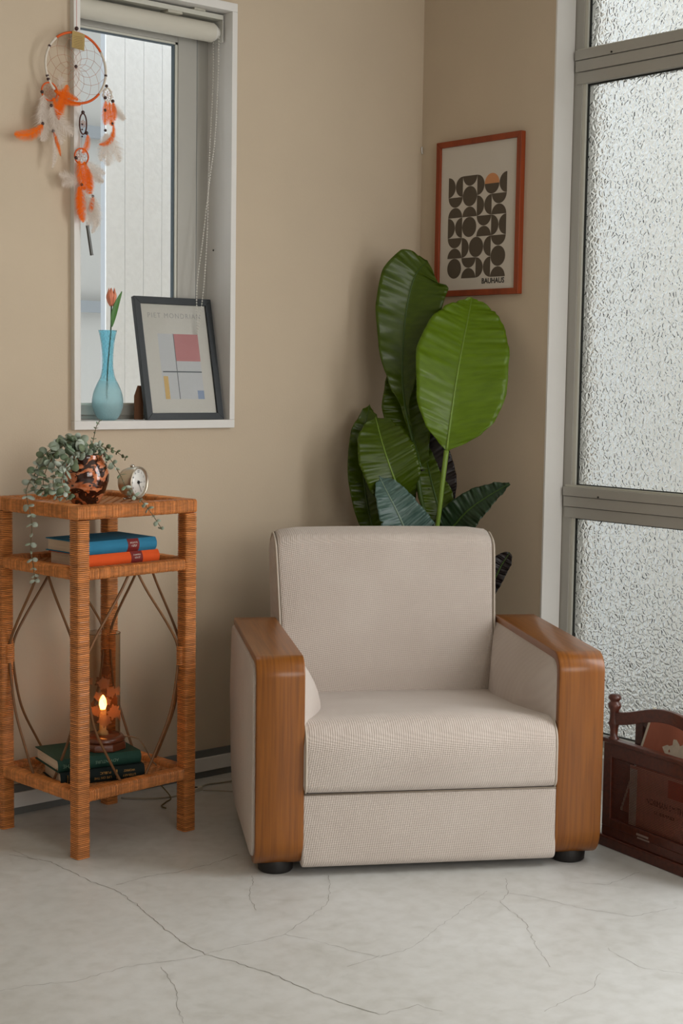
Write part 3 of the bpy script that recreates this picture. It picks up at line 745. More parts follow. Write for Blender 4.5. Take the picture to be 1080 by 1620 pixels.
bowl = vb.build('bowl_vase', tortoise(), smooth=True); bowl.location = tW(-0.085, -0.075, 0.9005)
tag(bowl, 'round brown and amber mottled glass vase on the rattan side table', 'vase')
BX = bowl.location.copy()
leaf_mats = [mat('eucalyptus_leaf_%d' % k, c, 0.65, 0.3, noise=0.1, nscale=60) for k, c in enumerate(((158, 170, 152), (128, 146, 120), (176, 184, 170), (112, 124, 96)))]
stem_m = mat('eucalyptus_stem', (104, 92, 66), 0.7)
leaf_me = []
for lm in leaf_mats:
    for asp in (0.82, 0.5):
        mb = MB(); n = 12; mb.v.append((0, 0.5, 0.0))
        for k in range(n):
            a = 2 * PI * k / n; x = math.sin(a) * 0.5 * asp; y = 0.5 - math.cos(a) * 0.5; mb.v.append((x, y, 0.9 * x * x + 0.15 * (y - 0.5) ** 2))
        mb.f = [(0, 1 + k, 1 + (k + 1) % n) for k in range(n)]
        # give the blade a little thickness
        kk = len(mb.v); mb.v += [(x, y, z - 0.03) for x, y, z in mb.v]; mb.f += [(kk, kk + 1 + (k + 1) % n, kk + 1 + k) for k in range(n)]
        mb.f += [(1 + k, kk + 1 + k, kk + 1 + (k + 1) % n, 1 + (k + 1) % n) for k in range(n)]
        me = mb.mesh('leaf'); me.materials.append(lm); me.polygons.foreach_set('use_smooth', [True] * len(me.polygons)); leaf_me.append(me)
re = random.Random(5)
def spray(label, stems, narrow=False):
    th = thing('eucalyptus_spray', label, 'plant', BX + Vector((0, 0, 0.12)))
    inv = -th.location
    for pts, size, step, kinds in stems:
        cv = [p + inv for p in catmull(pts, 60)]
        MB().tube(cv[::3] + [cv[-1]], 0.0011, 5).build('stem', stem_m, th)
        acc = 0; side = 0; last = cv[0]
        for i in range(4, 60):
            acc += (cv[i] - cv[i - 1]).length
            if acc >= step or i == 59:
                acc = 0; side += 1
                t = (cv[i] - cv[i - 1]).normalized()
                base_ang = side * 1.35 + re.uniform(-0.3, 0.3)
                for k in (0, 1):
                    a = base_ang + k * PI
                    u_ = t.orthogonal().normalized(); v_ = t.cross(u_); d = (u_ * math.cos(a) + v_ * math.sin(a)); d = (d + t * 0.45).normalized()
                    s_ = size * re.uniform(0.7, 1.15) * (1.0 - 0.35 * i / 60)
                    nz = (Vector((-0.5, -0.7, 0.5)) + Vector((re.uniform(-1, 1), re.uniform(-1, 1), re.uniform(-1, 1))) * 0.75); nz = (nz - d * nz.dot(d)).normalized()
                    xx = d.cross(nz)
                    M = Matrix((xx * s_, d * s_, nz * s_)).transposed().to_4x4(); M.translation = cv[i]
                    me = leaf_me[re.choice(kinds)]
                    o = bpy.data.objects.new('leaf', me); C.objects.link(o); o.parent = th; o.matrix_local = M
    return th
mo = BX + Vector((0, 0, 0.128)); V = Vector
rnd_k = (0, 2, 4, 0, 2, 6); nar_k = (1, 3, 5, 1, 5)
spray('bushy grey green eucalyptus spilling from the brown vase to the left', [
    ([mo + V((-.01, 0, -.05)), mo + V((-.03, 0, .025)), V((-1.575, -.315, 1.045)), V((-1.615, -.31, 1.0)), V((-1.625, -.315, .94))], .032, .0125, rnd_k),
    ([mo + V((-.01, 0, -.05)), mo + V((-.02, -.01, .03)), V((-1.545, -.345, 1.062)), V((-1.59, -.35, 1.03)), V((-1.62, -.355, .975)), V((-1.62, -.36, .935))], .032, .0125, rnd_k),
    ([mo + V((0, 0, -.05)), mo + V((-.01, .01, .03)), V((-1.525, -.32, 1.070)), V((-1.565, -.33, 1.055)), V((-1.59, -.335, 1.01))], .031, .0115, rnd_k),
    ([mo + V((0, 0, -.05)), mo + V((-.025, -.02, .015)), V((-1.575, -.375, 1.01)), V((-1.605, -.38, .975)), V((-1.605, -.385, .94)), V((-1.595, -.39, .925))], .030, .013, (0, 4, 2, 5)),
    ([mo + V((0, 0, -.05)), mo + V((-.02, -.03, .012)), V((-1.580, -.385, .985)), V((-1.590, -.40, .955)), V((-1.575, -.405, .928))], .027, .012, (1, 4, 0, 6)),
    ([mo + V((-.01, 0, -.05)), mo + V((-.03, 0, .015)), V((-1.60, -.31, 1.0)), V((-1.645, -.315, .95)), V((-1.652, -.33, .915)), V((-1.648, -.345, .86)), V((-1.652, -.345, .80)), V((-1.646, -.345, .76)), V((-1.640, -.345, .715))], .024, .018, (5, 4, 5, 1)),
])
spray('narrow leaved eucalyptus trailing from the brown vase over the table front by the clock', [
    ([mo + V((.01, 0, -.05)), mo + V((.02, -.02, .02)), V((-1.455, -.385, 1.035)), V((-1.437, -.42, .985)), V((-1.428, -.445, .945)), V((-1.400, -.468, .915)), V((-1.375, -.480, .88)), V((-1.350, -.482, .845))], .020, .016, (1, 0, 3, 5)),
    ([mo + V((.01, 0, -.05)), mo + V((.012, 0, .02)), V((-1.462, -.33, 1.062)), V((-1.452, -.33, 1.10)), V((-1.444, -.335, 1.118))], .012, .012, (1, 3, 3)),
    ([mo + V((.01, 0, -.05)), mo + V((.02, 0, .02)), V((-1.430, -.34, 1.048)), V((-1.400, -.345, 1.036)), V((-1.375, -.35, 1.020))], .017, .015, (6, 7, 6)),
    ([mo + V((.0, 0, -.05)), mo + V((.01, -.02, .02)), V((-1.468, -.37, 1.045)), V((-1.455, -.39, 1.02))], .020, .010, (0, 4, 2)),
])

# ------------------------------------------------------------------ alarm clock
chrome = mat('chrome', (200, 196, 188), 0.18, metal=1.0)
shell = mat('champagne_metal', (206, 196, 180), 0.28, metal=0.85)
ca = math.radians(-66)   # azimuth the dial faces
ck_ = thing('alarm_clock', 'small round silver alarm clock with white dial on the rattan side table', 'clock', tW(0.090, -0.050, 0.9), 0)
fd = Vector((math.cos(ca), math.sin(ca), 0.0)); sd = Vector((-fd.y, fd.x, 0)) ; up_ = Vector((0, 0, 1))
CM = Matrix((sd, up_, fd)).transposed().to_4x4(); CM.translation = Vector((0, 0, 0.0500))
def add_l(prof, m, name, **kw):
    mb = MB().lathe(prof, 48); mb.v = [tuple(CM @ Vector(v)) for v in mb.v]; return mb.build(name, m, ck_, smooth=True, **kw)
add_l([(0, -0.036), (0.022, -0.034), (0.034, -0.028), (0.0405, -0.010), (0.0425, 0.010), (0.0425, 0.018), (0.0415, 0.0205), (0.0390, 0.0205), (0.0372, 0.018), (0.0362, 0.0145)], shell, 'case')
white_dial = mat('white_dial', (226, 224, 218), 0.35, coat=0.5)
add_l([(0, 0.0145), (0.036, 0.0145), (0.0362, 0.013)], white_dial, 'dial')
ink = mat('black_ink', (30, 28, 28), 0.5)
for k in range(12):
    a = k * PI / 6; s_ = str(12 if k == 0 else k)
    c = CM @ Vector((math.sin(a) * 0.0285, math.cos(a) * 0.0285 - 0.0022, 0.0150))
    text(s_, 0.0072 if k else 0.010, mat('dial_grey', (96, 96, 96), 0.5), ck_, frame_M(c, sd, up_), name='numeral')
def hand(a, l, wd, name):
    mb = MB(); d = Vector((math.sin(a), math.cos(a), 0)); n = Vector((d.y, -d.x, 0))
    M = CM @ Matrix.Translation((0, 0, 0.0156)); q = [-d * 0.006 + n * wd, d * l + n * wd * 0.5, d * l - n * wd * 0.5, -d * 0.006 - n * wd]
    mb.prism([(p.x, p.y) for p in q], M, 0.0006); mb.build(name, ink, ck_)
hand(math.radians(92), 0.017, 0.0011, 'hour_hand'); hand(math.radians(152), 0.027, 0.0008, 'minute_hand')
mb = MB().lathe([(0.0045, 0.0155), (0.0045, 0.0175), (0, 0.0178)], 16); mb.v = [tuple(CM @ Vector(v)) for v in mb.v]; mb.build('hub', ink, ck_)
MB().lathe([(0, 0), (0.006, 0), (0.0065, 0.004), (0.004, 0.0065), (0, 0.007)], 20, c=tuple(Vector((0, 0, 0.0500 + 0.0405)) - fd * 0.004)).build('button', chrome, ck_, smooth=True)
mb = MB(); st_ = []
for k in range(13):
    a = -1.05 + 2.1 * k / 12; st_.append(CM @ Vector((math.sin(a) * 0.0432, -math.cos(a) * 0.0432 - 0.0008, 0.006)))
mb.tube(st_, 0.0022, 8, flat=1.0)
mb.tube([CM @ Vector((-0.024, -0.0445, 0.010)), CM @ Vector((0.024, -0.0445, 0.010))], 0.0030, 8)
mb.tube([CM @ Vector((-0.020, -0.0445, -0.018)), CM @ Vector((0.020, -0.0445, -0.018))], 0.0030, 8)
mb.build('stand', chrome, ck_, smooth=True)

# ------------------------------------------------------------------ big leaved potted plant
def leaf_mat(name, dark, light, rough=0.30, trans_=0.25):
    M = mat(name, light, rough, 0.5)
    N, L, p = parts_of(M)
    uv = N.new('ShaderNodeUVMap'); sp = N.new('ShaderNodeSeparateXYZ'); L.new(uv.outputs[0], sp.inputs[0])
    wv = N.new('ShaderNodeTexWave'); wv.wave_type = 'BANDS'; wv.bands_direction = 'Y'; wv.inputs['Scale'].default_value = 9; wv.inputs['Distortion'].default_value = 1.2; wv.inputs['Detail'].default_value = 3
    mp = N.new('ShaderNodeMapping'); mp.inputs['Scale'].default_value = (0.5, 1, 1); L.new(uv.outputs[0], mp.inputs[0]); L.new(mp.outputs[0], wv.inputs['Vector'])
    nz = N.new('ShaderNodeTexNoise'); nz.inputs['Scale'].default_value = 3; nz.inputs['Detail'].default_value = 5
    m2 = N.new('ShaderNodeMapping'); m2.inputs['Scale'].default_value = (0.8, 14, 1); L.new(uv.outputs[0], m2.inputs[0]); L.new(m2.outputs[0], nz.inputs['Vector'])
    r = N.new('ShaderNodeValToRGB'); L.new(nz.outputs['Fac'], r.inputs['Fac'])
    r.color_ramp.elements[0].position = 0.3; r.color_ramp.elements[0].color = lin(dark); r.color_ramp.elements[1].position = 0.7; r.color_ramp.elements[1].color = lin(light)
    L.new(r.outputs[0], p.inputs['Base Color'])
    ad = N.new('ShaderNodeMath'); ad.operation = 'ADD'; L.new(wv.outputs['Fac'], ad.inputs[0]); L.new(nz.outputs['Fac'], ad.inputs[1])
    bp = N.new('ShaderNodeBump'); bp.inputs['Strength'].default_value = 0.22; bp.inputs['Distance'].default_value = 0.002
    L.new(ad.outputs[0], bp.inputs['Height']); L.new(bp.outputs['Normal'], p.inputs['Normal'])
    tr = N.new('ShaderNodeBsdfTranslucent'); L.new(r.outputs[0], tr.inputs['Color'])
    mx = N.new('ShaderNodeMixShader'); mx.inputs[0].default_value = trans_
    out = [n for n in N if n.type == 'OUTPUT_MATERIAL'][0]
    L.new(p.outputs[0], mx.inputs[1]); L.new(tr.outputs[0], mx.inputs[2]); L.new(mx.outputs[0], out.inputs[0])
    return M
LG = leaf_mat('leaf_bright_green', (92, 120, 8), (108, 138, 18))
LD = leaf_mat('leaf_deep_green', (64, 84, 6), (78, 98, 12))
LB = leaf_mat('leaf_blue_green', (66, 92, 84), (96, 122, 114), 0.3, 0.1)
LK = leaf_mat('leaf_dark_green', (24, 44, 26), (40, 62, 36), 0.35, 0.1)
LP = leaf_mat('leaf_purple_black', (24, 16, 18), (38, 28, 26), 0.4, 0.05)
rib_m = mat('midrib_green', (112, 138, 50), 0.4); rib_d = mat('midrib_dark', (60, 84, 30), 0.4)
plant = thing('potted_banana_leaf_plant', 'tall green broad leaved potted plant in the corner behind the armchair', 'plant', (-0.25, -0.27, 0))
pinv = Vector((0.25, 0.27, 0))
def big_leaf(pts, Lw, Rw, m, rib=rib_m, fold=0.18, rip=0.004, ripn=9, nrm=(-0.62, -0.76, 0.15), tw=0.0, notches=(), n=110, ribr=0.004, seed=0, curl=0.0, end_r=0.3):
    pts = [Vector(p) + pinv for p in pts]; cv = catmull(pts, n); mb = MB(); M_ = 9; rr = random.Random(seed); uv = []
    N0 = Vector(nrm).normalized()
    ph = rr.uniform(0, 6)
    for i, p in enumerate(cv):
        t_ = i / (n - 1); t = (cv[min(i + 1, n - 1)] - cv[max(i - 1, 0)]).normalized()
        nn = (N0 - t * N0.dot(t)).normalized(); s = t.cross(nn)
        if tw: q = Matrix.Rotation(tw * (1 - t_), 3, t); s = q @ s; nn = q @ nn
        for j in range(-M_, M_ + 1):
            u = j / M_; wd = interp(Rw if j > 0 else Lw, t_)
            for (nt, sd_, dp) in notches:
                if (j > 0) == (sd_ > 0): wd *= 1 - dp * math.exp(-((t_ - nt) / 0.008) ** 2)
            a = abs(u)
            r_ = rip * a ** 1.3 * (math.sin(t_ * ripn * 2 * PI + ph + (1.3 if j > 0 else 0) + a * 1.2) + 0.5 * math.sin(t_ * ripn * 4.7 * PI + a))
            off = nn * (fold * wd * a - curl * wd * a * a + r_) + t * (wd * a * 0.36 * (1 - 0.7 * t_))
            mb.v.append(tuple(p + s * (wd * u) + off)); uv.append((u, t_))
    W = 2 * M_ + 1
    for i in range(n - 1):
        for j in range(W - 1): mb.f.append((i * W + j, i * W + j + 1, (i + 1) * W + j + 1, (i + 1) * W + j))
    mb.uv = uv
    o = mb.build('leaf', m, plant, smooth=True)
    so = o.modifiers.new('thick', 'SOLIDIFY'); so.thickness = 0.0012; so.offset = 0
    rb = MB(); k = cv[::4] + [cv[-1]]; rad = [ribr * (1 - 0.8 * i / len(k)) for i in range(len(k))]
    q = []
    for i, p in enumerate(k):
        t = (k[min(i + 1, len(k) - 1)] - k[max(i - 1, 0)]).normalized(); nn = (N0 - t * N0.dot(t)).normalized(); q.append(p + nn * 0.001)
    rb.tube(q, rad, 8); rb.build('midrib', rib, o, smooth=True)
    return o
def shade_stem(pts, r=0.006, m=rib_m):
    MB().tube([p + pinv for p in catmull(pts, 24)], [r * 1.25 - r * 0.35 * i / 23 for i in range(24)], 10).build('stem', m, plant, smooth=True)
big_leaf([(-0.278,-0.280,1.037),(-0.277,-0.240,1.155),(-0.257,-0.203,1.274),(-0.221,-0.175,1.436),(-0.194,-0.183,1.557),(-0.173,-0.221,1.612)],
    [(0, 0), (.18, .012), (.3, .045), (.45, .078), (.6, .100), (.75, .104), (.88, .084), (.96, .05), (1, 0)],
    [(0, 0), (.18, .012), (.3, .04), (.45, .08), (.6, .11), (.75, .116), (.88, .080), (.95, .044), (1, 0)], LD, rib_d, notches=((.965, -1, .35),), seed=1, rip=.004)
big_leaf([(-0.250,-0.290,0.960),(-0.239,-0.230,1.074),(-0.237,-0.196,1.154),(-0.231,-0.164,1.234),(-0.221,-0.139,1.295)],
    [(0, .03), (.25, .075), (.45, .075), (.7, .05), (1, 0)], [(0, .03), (.25, .07), (.5, .07), (.8, .04), (1, 0)], LD, rib_d, seed=2)
big_leaf([(-0.257,-0.412,1.015),(-0.252,-0.420,1.102),(-0.223,-0.415,1.238),(-0.171,-0.389,1.355),(-0.126,-0.364,1.435),(-0.086,-0.337,1.495)],
    [(0, 0), (.04, .03), (.12, .075), (.25, .115), (.45, .140), (.62, .120), (.78, .084), (.9, .045), (.97, .016), (1, 0)],
    [(0, 0), (.03, .06), (.08, .10), (.16, .135), (.3, .158), (.5, .148), (.7, .118), (.85, .080), (.95, .040), (1, 0)], LG, rib_m, notches=((.87, 1, .16), (.965, 1, .4)), seed=3, rip=.0035, ripn=7, fold=.12)
big_leaf([(-0.265,-0.242,0.810),(-0.326,-0.277,0.880),(-0.364,-0.278,0.951),(-0.372,-0.247,1.027),(-0.352,-0.186,1.114)],
    [(0, .02), (.15, .06), (.35, .088), (.6, .092), (.8, .076), (.93, .045), (1, 0)], [(0, .02), (.15, .055), (.35, .088), (.6, .092), (.8, .078), (.93, .048), (1, 0)],
    LD, rib_m, notches=((.985, -1, .5), (.87, 1, .12)), seed=4, rip=.003, nrm=(-0.55, -0.8, 0.25), ribr=.005)
big_leaf([(-0.338,-0.200,0.672),(-0.368,-0.186,0.795),(-0.377,-0.164,0.914),(-0.360,-0.137,1.032),(-0.311,-0.110,1.152)],
    [(0, .02), (.3, .045), (.5, .050), (.8, .042), (.95, .02), (1, 0)], [(0, .04), (.3, .07), (.5, .08), (.8, .06), (.93, .03), (1, 0)], LD, rib_d, notches=((.95, 1, .3),), seed=5)
big_leaf([(-0.348,-0.363,0.725),(-0.368,-0.354,0.768),(-0.392,-0.339,0.828),(-0.404,-0.311,0.880),(-0.402,-0.265,0.933)],
    [(0, .088), (.2, .082), (.5, .060), (.75, .042), (.9, .024), (1, 0)], [(0, .09), (.2, .085), (.5, .066), (.75, .05), (.9, .032), (1, 0)], LB, mat('midrib_pale', (130, 150, 130), .4),
    notches=((.42, -1, .16), (.95, -1, .4)), seed=6, rip=.004, ripn=6, nrm=(-0.55, -0.7, 0.5))
big_leaf([(-0.244,-0.362,0.719),(-0.222,-0.401,0.769),(-0.200,-0.454,0.832),(-0.164,-0.505,0.879),(-0.126,-0.559,0.920)],
    [(0, .05), (.3, .060), (.6, .048), (.85, .028), (1, .004)], [(0, .06), (.3, .064), (.6, .046), (.85, .022), (1, .004)], LK, rib_d, seed=7, rip=.003, nrm=(-0.5, -0.7, 0.5))
big_leaf([(-0.188,-0.344,0.838),(-0.193,-0.333,0.898),(-0.191,-0.300,0.966),(-0.201,-0.255,1.045),(-0.210,-0.213,1.110)],
    [(0, .03), (.3, .055), (.6, .055), (.85, .03), (1, 0)], [(0, .03), (.3, .05), (.6, .055), (.85, .03), (1, 0)], LP, rib_d, seed=8)
big_leaf([(-0.224,-0.369,0.762),(-0.225,-0.345,0.840),(-0.223,-0.311,0.917),(-0.213,-0.269,1.005),(-0.208,-0.238,1.075)],
    [(0, .04), (.3, .055), (.6, .045), (.85, .025), (1, 0)], [(0, .04), (.3, .055), (.6, .03), (.85, .012), (1, 0)], LD, rib_d, seed=9)
big_leaf([(-0.127,-0.447,0.523),(-0.121,-0.473,0.575),(-0.115,-0.499,0.625),(-0.105,-0.515,0.665),(-0.093,-0.535,0.702)],
    [(0, .03), (.4, .035), (.8, .03), (.95, .016), (1, 0)], [(0, .02), (.4, .026), (.8, .026), (.95, .014), (1, 0)], LP, rib_d, seed=10)
big_leaf([(-0.445,-0.278,0.674),(-0.474,-0.249,0.726),(-0.486,-0.236,0.746),(-0.500,-0.222,0.761),(-0.517,-0.208,0.767)],
    [(0, .02), (.4, .022), (.8, .013), (1, 0)], [(0, .02), (.4, .02), (.8, .012), (1, 0)], LP, rib_d, seed=11, n=40)
V = Vector
shade_stem([V((-0.257,-0.412,1.018)), V((-0.273,-0.412,0.906)), V((-0.278,-0.397,0.768)), V((-.28,-.33,.45)), V((-.25,-.28,.25))], .0065)
shade_stem([V((-.278,-.280,1.04)), V((-.281,-.322,.881)), V((-.290,-.358,.745)), V((-.25,-.27,.26))], .0065, rib_d)
for q in ((-.335, -.315, .82), (-.375, -.25, .70), (-.318, -.335, .722), (-.245, -.36, .72), (-.19, -.345, .84), (-.223, -.368, .765), (-.127, -.445, .53), (-.44, -.275, .68)):
    q = V(q); shade_stem([q, q.lerp(V((-.25, -.27, .3)), .4) + V((0, 0, -.03)), V((-.25 + (q.x + .25) * .15, -.27 + (q.y + .27) * .15, .25))], .005, rib_d)
pot_m = mat('matte_charcoal_pot', (58, 56, 54), 0.7); soil = mat('potting_soil', (52, 38, 28), 0.95, bump=1, bscale=60)
MB().lathe([(0, 0), (.085, 0), (.09, .004), (.115, .25), (.117, .26), (.108, .26), (.106, .24), (0, .24)], 48).build('pot', pot_m, plant, smooth=False)
MB().lathe([(0, .250), (.06, .252), (.106, .246)], 32).build('soil', soil, plant)

# ------------------------------------------------------------------ wall poster
po = thing('framed_poster', 'framed geometric poster of brown half circles with an orange sun on the right wall', 'picture', (0, -0.2815, 1.758))
FW, FH, FB, FT = 0.380, 0.502, 0.019, 0.020
fr = MB()
Mx = Matrix.Identity(4)
def mitred(mb, W, H, B, x0, x1):
    """ring of four mitred bars in the yz plane, x from x0 (wall) to x1 (room)"""
    o_ = [(-W / 2, -H / 2), (W / 2, -H / 2), (W / 2, H / 2), (-W / 2, H / 2)]; i_ = [(-W / 2 + B, -H / 2 + B), (W / 2 - B, -H / 2 + B), (W / 2 - B, H / 2 - B), (-W / 2 + B, H / 2 - B)]
    for k in range(4):
        a, b, c, d = o_[k], o_[(k + 1) % 4], i_[(k + 1) % 4], i_[k]; g = 0.0002
        k0 = len(mb.v)
        for x in (x0, x1):
            for q in (a, b, c, d): mb.v.append((x, q[0], q[1]))
        mb.f += [tuple(k0 + i for i in f) for f in ((0, 1, 2, 3), (7, 6, 5, 4), (0, 4, 5, 1), (1, 5, 6, 2), (2, 6, 7, 3), (3, 7, 4, 0))]
    return mb
def fix(o):
    bm = bmesh.new(); bm.from_mesh(o.data); bmesh.ops.recalc_face_normals(bm, faces=bm.faces); bm.to_mesh(o.data); bm.free(); return o
fix(mitred(MB(), FW, FH, FB, 0.0, -FT).build('frame', frame_wood, po, bevel=0.0015, seg=2))
paper = mat('warm_white_paper', (206, 198, 186), 0.8, 0.3)
MB().box(-0.012, -0.003, -FW / 2 + FB, FW / 2 - FB, -FH / 2 + FB, FH / 2 - FB).build('print', paper, po)
ink_b = mat('brown_grey_ink', (92, 82, 70), 0.8, 0.2); ink_o = mat('apricot_ink', (206, 144, 100), 0.8, 0.2)
# room-facing coordinates: u runs to the right as seen (towards -y), v up
PX = lambda u, v, d=0.0125: (-d, -u, v)
GX, GY, CW, CHh = -0.1360, 0.1335, 0.0655, 0.0655
def shape(cx, cy, kind, m=None):
    n = 28; a0 = {'C': (0, 360), 'R': (-90, 90), 'L': (90, 270), 'T': (0, 180), 'B': (180, 360)}[kind]
    ra, rb_ = CW / 2 * 0.985, CHh / 2 * 0.985; pts = []
    for k in range(n + 1):
        a = math.radians(a0[0] + (a0[1] - a0[0]) * k / n); pts.append((GX + cx * CW + ra * math.cos(a), GY - cy * CHh + rb_ * math.sin(a)))
    if kind == 'C': pts = pts[:-1]
    mb = MB(); k0 = len(pts)
    for d in (0.0118, 0.0123):
        for u, v in pts: mb.v.append(PX(u, v, d))
    mb.f.append(tuple(range(k0))); mb.f.append(tuple(k0 + j for j in range(k0))[::-1])
    for j in range(k0): mb.f.append((j, k0 + j, k0 + (j + 1) % k0, (j + 1) % k0))
    fix(mb.build('printed_shape', m or ink_b, po))
def Vc(c, r): shape(c, r + .5, 'R'); shape(c + 1, r + .5, 'L')
def Hc(c, r): shape(c + .5, r, 'B'); shape(c + .5, r + 1, 'T')
Vc(0, 0); Hc(0, 1); Vc(0, 2); Hc(0, 3); shape(.5, 4.5, 'C')
shape(1.5, 0, 'B'); shape(1.5, 1, 'C'); shape(1.5, 2, 'T'); shape(1.5, 2.5, 'C'); shape(1, 3.5, 'R'); shape(2, 3.5, 'C'); Hc(1, 4)
shape(2, .5, 'R'); Vc(2, 1); Hc(2, 2); shape(3, 3.5, 'L'); Vc(2, 4)
shape(3, .5, 'B'); shape(3, .5, 'T', ink_o); shape(4, .5, 'L'); Hc(3, 1); Vc(3, 2); shape(3.5, 3, 'B'); shape(3.5, 4, 'C'); shape(3.5, 5, 'T')
text('BAUHAUS', 0.0235, ink, po, frame_M(PX(0.124, -0.2135), (0, -1, 0), (0, 0, 1)), align='RIGHT', bold=0.0006, sx=0.95)
hook = tag(MB().tube([(-0.002, -0.004, 1.985), (-0.006, -0.006, 1.995), (-0.004, -0.004, 2.008)], 0.0025, 8).build('wall_hook', white_paint, smooth=True), 'tiny white hook at the wall corner beside the poster', 'hook')

# ------------------------------------------------------------------ black framed print leaning in the window
lean = math.atan(0.076 / 0.358)
pf = thing('leaning_picture', 'black framed print leaning on the white window sill by the blue vase', 'picture', (-0.9455, -0.006, 1.1055))
LM = Matrix.Rotation(-lean, 4, 'X'); W_, H_, B_ = 0.276, 0.373, 0.021
black_f = mat('charcoal_frame', (46, 50, 53), 0.45, 0.5, noise=0.06, nscale=40)
mb = mitred(MB(), W_, H_, B_, 0.0, 0.016); mb.v = [tuple(LM @ Vector((y, -x + 0.016, z + H_ / 2))) for x, y, z in mb.v]
fix(mb.build('frame', black_f, pf, bevel=0.0012, seg=2))
def leanbox(name, u0, u1, v0, v1, d0, d1, m, parent=pf):
    mb = MB().box(u0, u1, d0, d1, v0, v1); mb.v = [tuple(LM @ Vector((x, y, z))) for x, y, z in mb.v]; return mb.build(name, m, parent)
leanbox('backing', -W_ / 2 + .01, W_ / 2 - .01, 0.01, H_ - .01, 0.012, 0.0155, mat('brown_board', (112, 74, 50), .8))
prt = leanbox('print', -W_ / 2 + B_, W_ / 2 - B_, B_, H_ - B_, 0.008, 0.012, mat('pale_mat_paper', (205, 202, 192), .7))
pw = W_ - 2 * B_; ph_ = H_ - 2 * B_
def blk(u0, u1, v0, v1, m, d=0.0078): leanbox('colour_block', -pw / 2 + u0 * pw, -pw / 2 + u1 * pw, B_ + v0 * ph_, B_ + v1 * ph_, d, 0.0082, m, pf)
blk(.22, .84, .13, .73, mat('block_grey', (196, 198, 198), .7), 0.0079)
blk(.46, .84, .48, .73, mat('faded_rose', (190, 128, 128), .7), 0.0077)
blk(.24, .31, .13, .34, mat('pale_ochre', (212, 178, 112), .7), 0.0077)
blk(.74, .84, .13, .21, mat('pale_blue', (142, 158, 184), .7), 0.0077)
lg = mat('line_grey', (104, 110, 112), .7)
blk(.24, .84, .375, .387, lg, 0.0077); blk(.455, .465, .13, .73, lg, 0.0076)
tx = text('PIET MONDRIAN', 0.0215, mat('faint_grey_print', (168, 166, 160), .7), pf, LM @ frame_M((0.002, 0.0078, H_ - 0.062), (1, 0, 0), (0, 0, 1)), space=1.25, sx=0.98, extrude=0.0001)
glz = mat('picture_glass', (1, 1, 1, 1), 0.02, 0.5, trans=1.0, ior=1.25)
leanbox('glass', -W_ / 2 + B_ - .002, W_ / 2 - B_ + .002, B_ - .002, H_ - B_ + .002, 0.0050, 0.0062, glz)
mb = MB(); mb.prism([(0, 0), (0.030, 0), (0.030, 0.10), (0.012, 0.10), (0, 0.07)], frame_M((-0.150, 0.056, 0.0), (1, 0, 0), (0, 0, 1)), 0.003)
mb.build('easel_leg', mat('brown_board', (112, 74, 50), .8), pf)

# ------------------------------------------------------------------ blue vase and tulip
def blue_glass():
    M = mat('blue_crackle_glass', (0.6, 0.88, 0.95, 1), 0.15, 0.5, trans=0.9, ior=1.15)
    N, L, p = parts_of(M)
    tc = N.new('ShaderNodeTexCoord'); s = N.new('ShaderNodeSeparateXYZ'); L.new(tc.outputs['Object'], s.inputs[0])
    mr = N.new('ShaderNodeMapRange'); L.new(s.outputs['Z'], mr.inputs[0]); mr.inputs[1].default_value = 0.095; mr.inputs[2].default_value = 0.125
    mr.inputs[3].default_value = 0.5; mr.inputs[4].default_value = 0.12; L.new(mr.outputs[0], p.inputs['Roughness'])
    t2 = N.new('ShaderNodeMapRange'); L.new(s.outputs['Z'], t2.inputs[0]); t2.inputs[1].default_value = 0.095; t2.inputs[2].default_value = 0.125
    t2.inputs[3].default_value = 0.85; t2.inputs[4].default_value = 0.93; L.new(t2.outputs[0], p.inputs['Transmission Weight'])
    r = N.new('ShaderNodeValToRGB'); L.new(s.outputs['Z'], r.inputs['Fac']); r.color_ramp.elements[0].position = 0.09; r.color_ramp.elements[0].color = lin((222, 246, 250)); r.color_ramp.elements[1].position = 0.14; r.color_ramp.elements[1].color = lin((190, 236, 248))
    L.new(r.outputs[0], p.inputs['Base Color'])
    v = N.new('ShaderNodeTexVoronoi'); v.inputs['Scale'].default_value = 190; L.new(tc.outputs['Object'], v.inputs['Vector'])
    b = N.new('ShaderNodeBump'); b.inputs['Strength'].default_value = 0.45; b.inputs['Distance'].default_value = 0.002; L.new(v.outputs['Distance'], b.inputs['Height']); L.new(b.outputs['Normal'], p.inputs['Normal'])
    return M
outer = [(0, 0), (.020, 0), (.030, .006), (.0405, .026), (.0455, .050), (.0415, .078), (.032, .102), (.0215, .124), (.0165, .150), (.0160, .180), (.0185, .215), (.023, .243), (.027, .259)]
def smooth_prof(pr, n=40): return [(max(0, p.x), p.y) for p in catmull([Vector((a, b, 0)) for a, b in pr], n)]
op = smooth_prof(outer); ip = [(max(0, r - 0.0028), z + (0.004 if z < .01 else 0)) for r, z in op][::-1]
vs_o = MB().lathe(op + ip, 56).build('bud_vase', blue_glass(), smooth=True); vs_o.location = (-1.194, 0.036, 1.1055)
tag(vs_o, 'slender blue crackled glass bud vase with frosted bulb on the window sill', 'vase')
tl = thing('tulip', 'single pink orange tulip standing in the blue glass vase', 'flower', (-1.194, 0.036, 1.1055))
tst = mat('tulip_stem', (38, 66, 30), .5)
MB().tube(catmull([(-.003, 0, .06), (.0, 0, .15), (.010, 0, .25), (.012, 0, .31), (.0125, 0, .335)], 20), 0.0022, 8).build('stem', tst, tl, smooth=True)
pet = mat('tulip_petal', (226, 140, 108), .5, noise=0.12, nscale=40, stretch=(3, 3, .6), sss=.1)
hc = Vector((.0125, 0, .332))
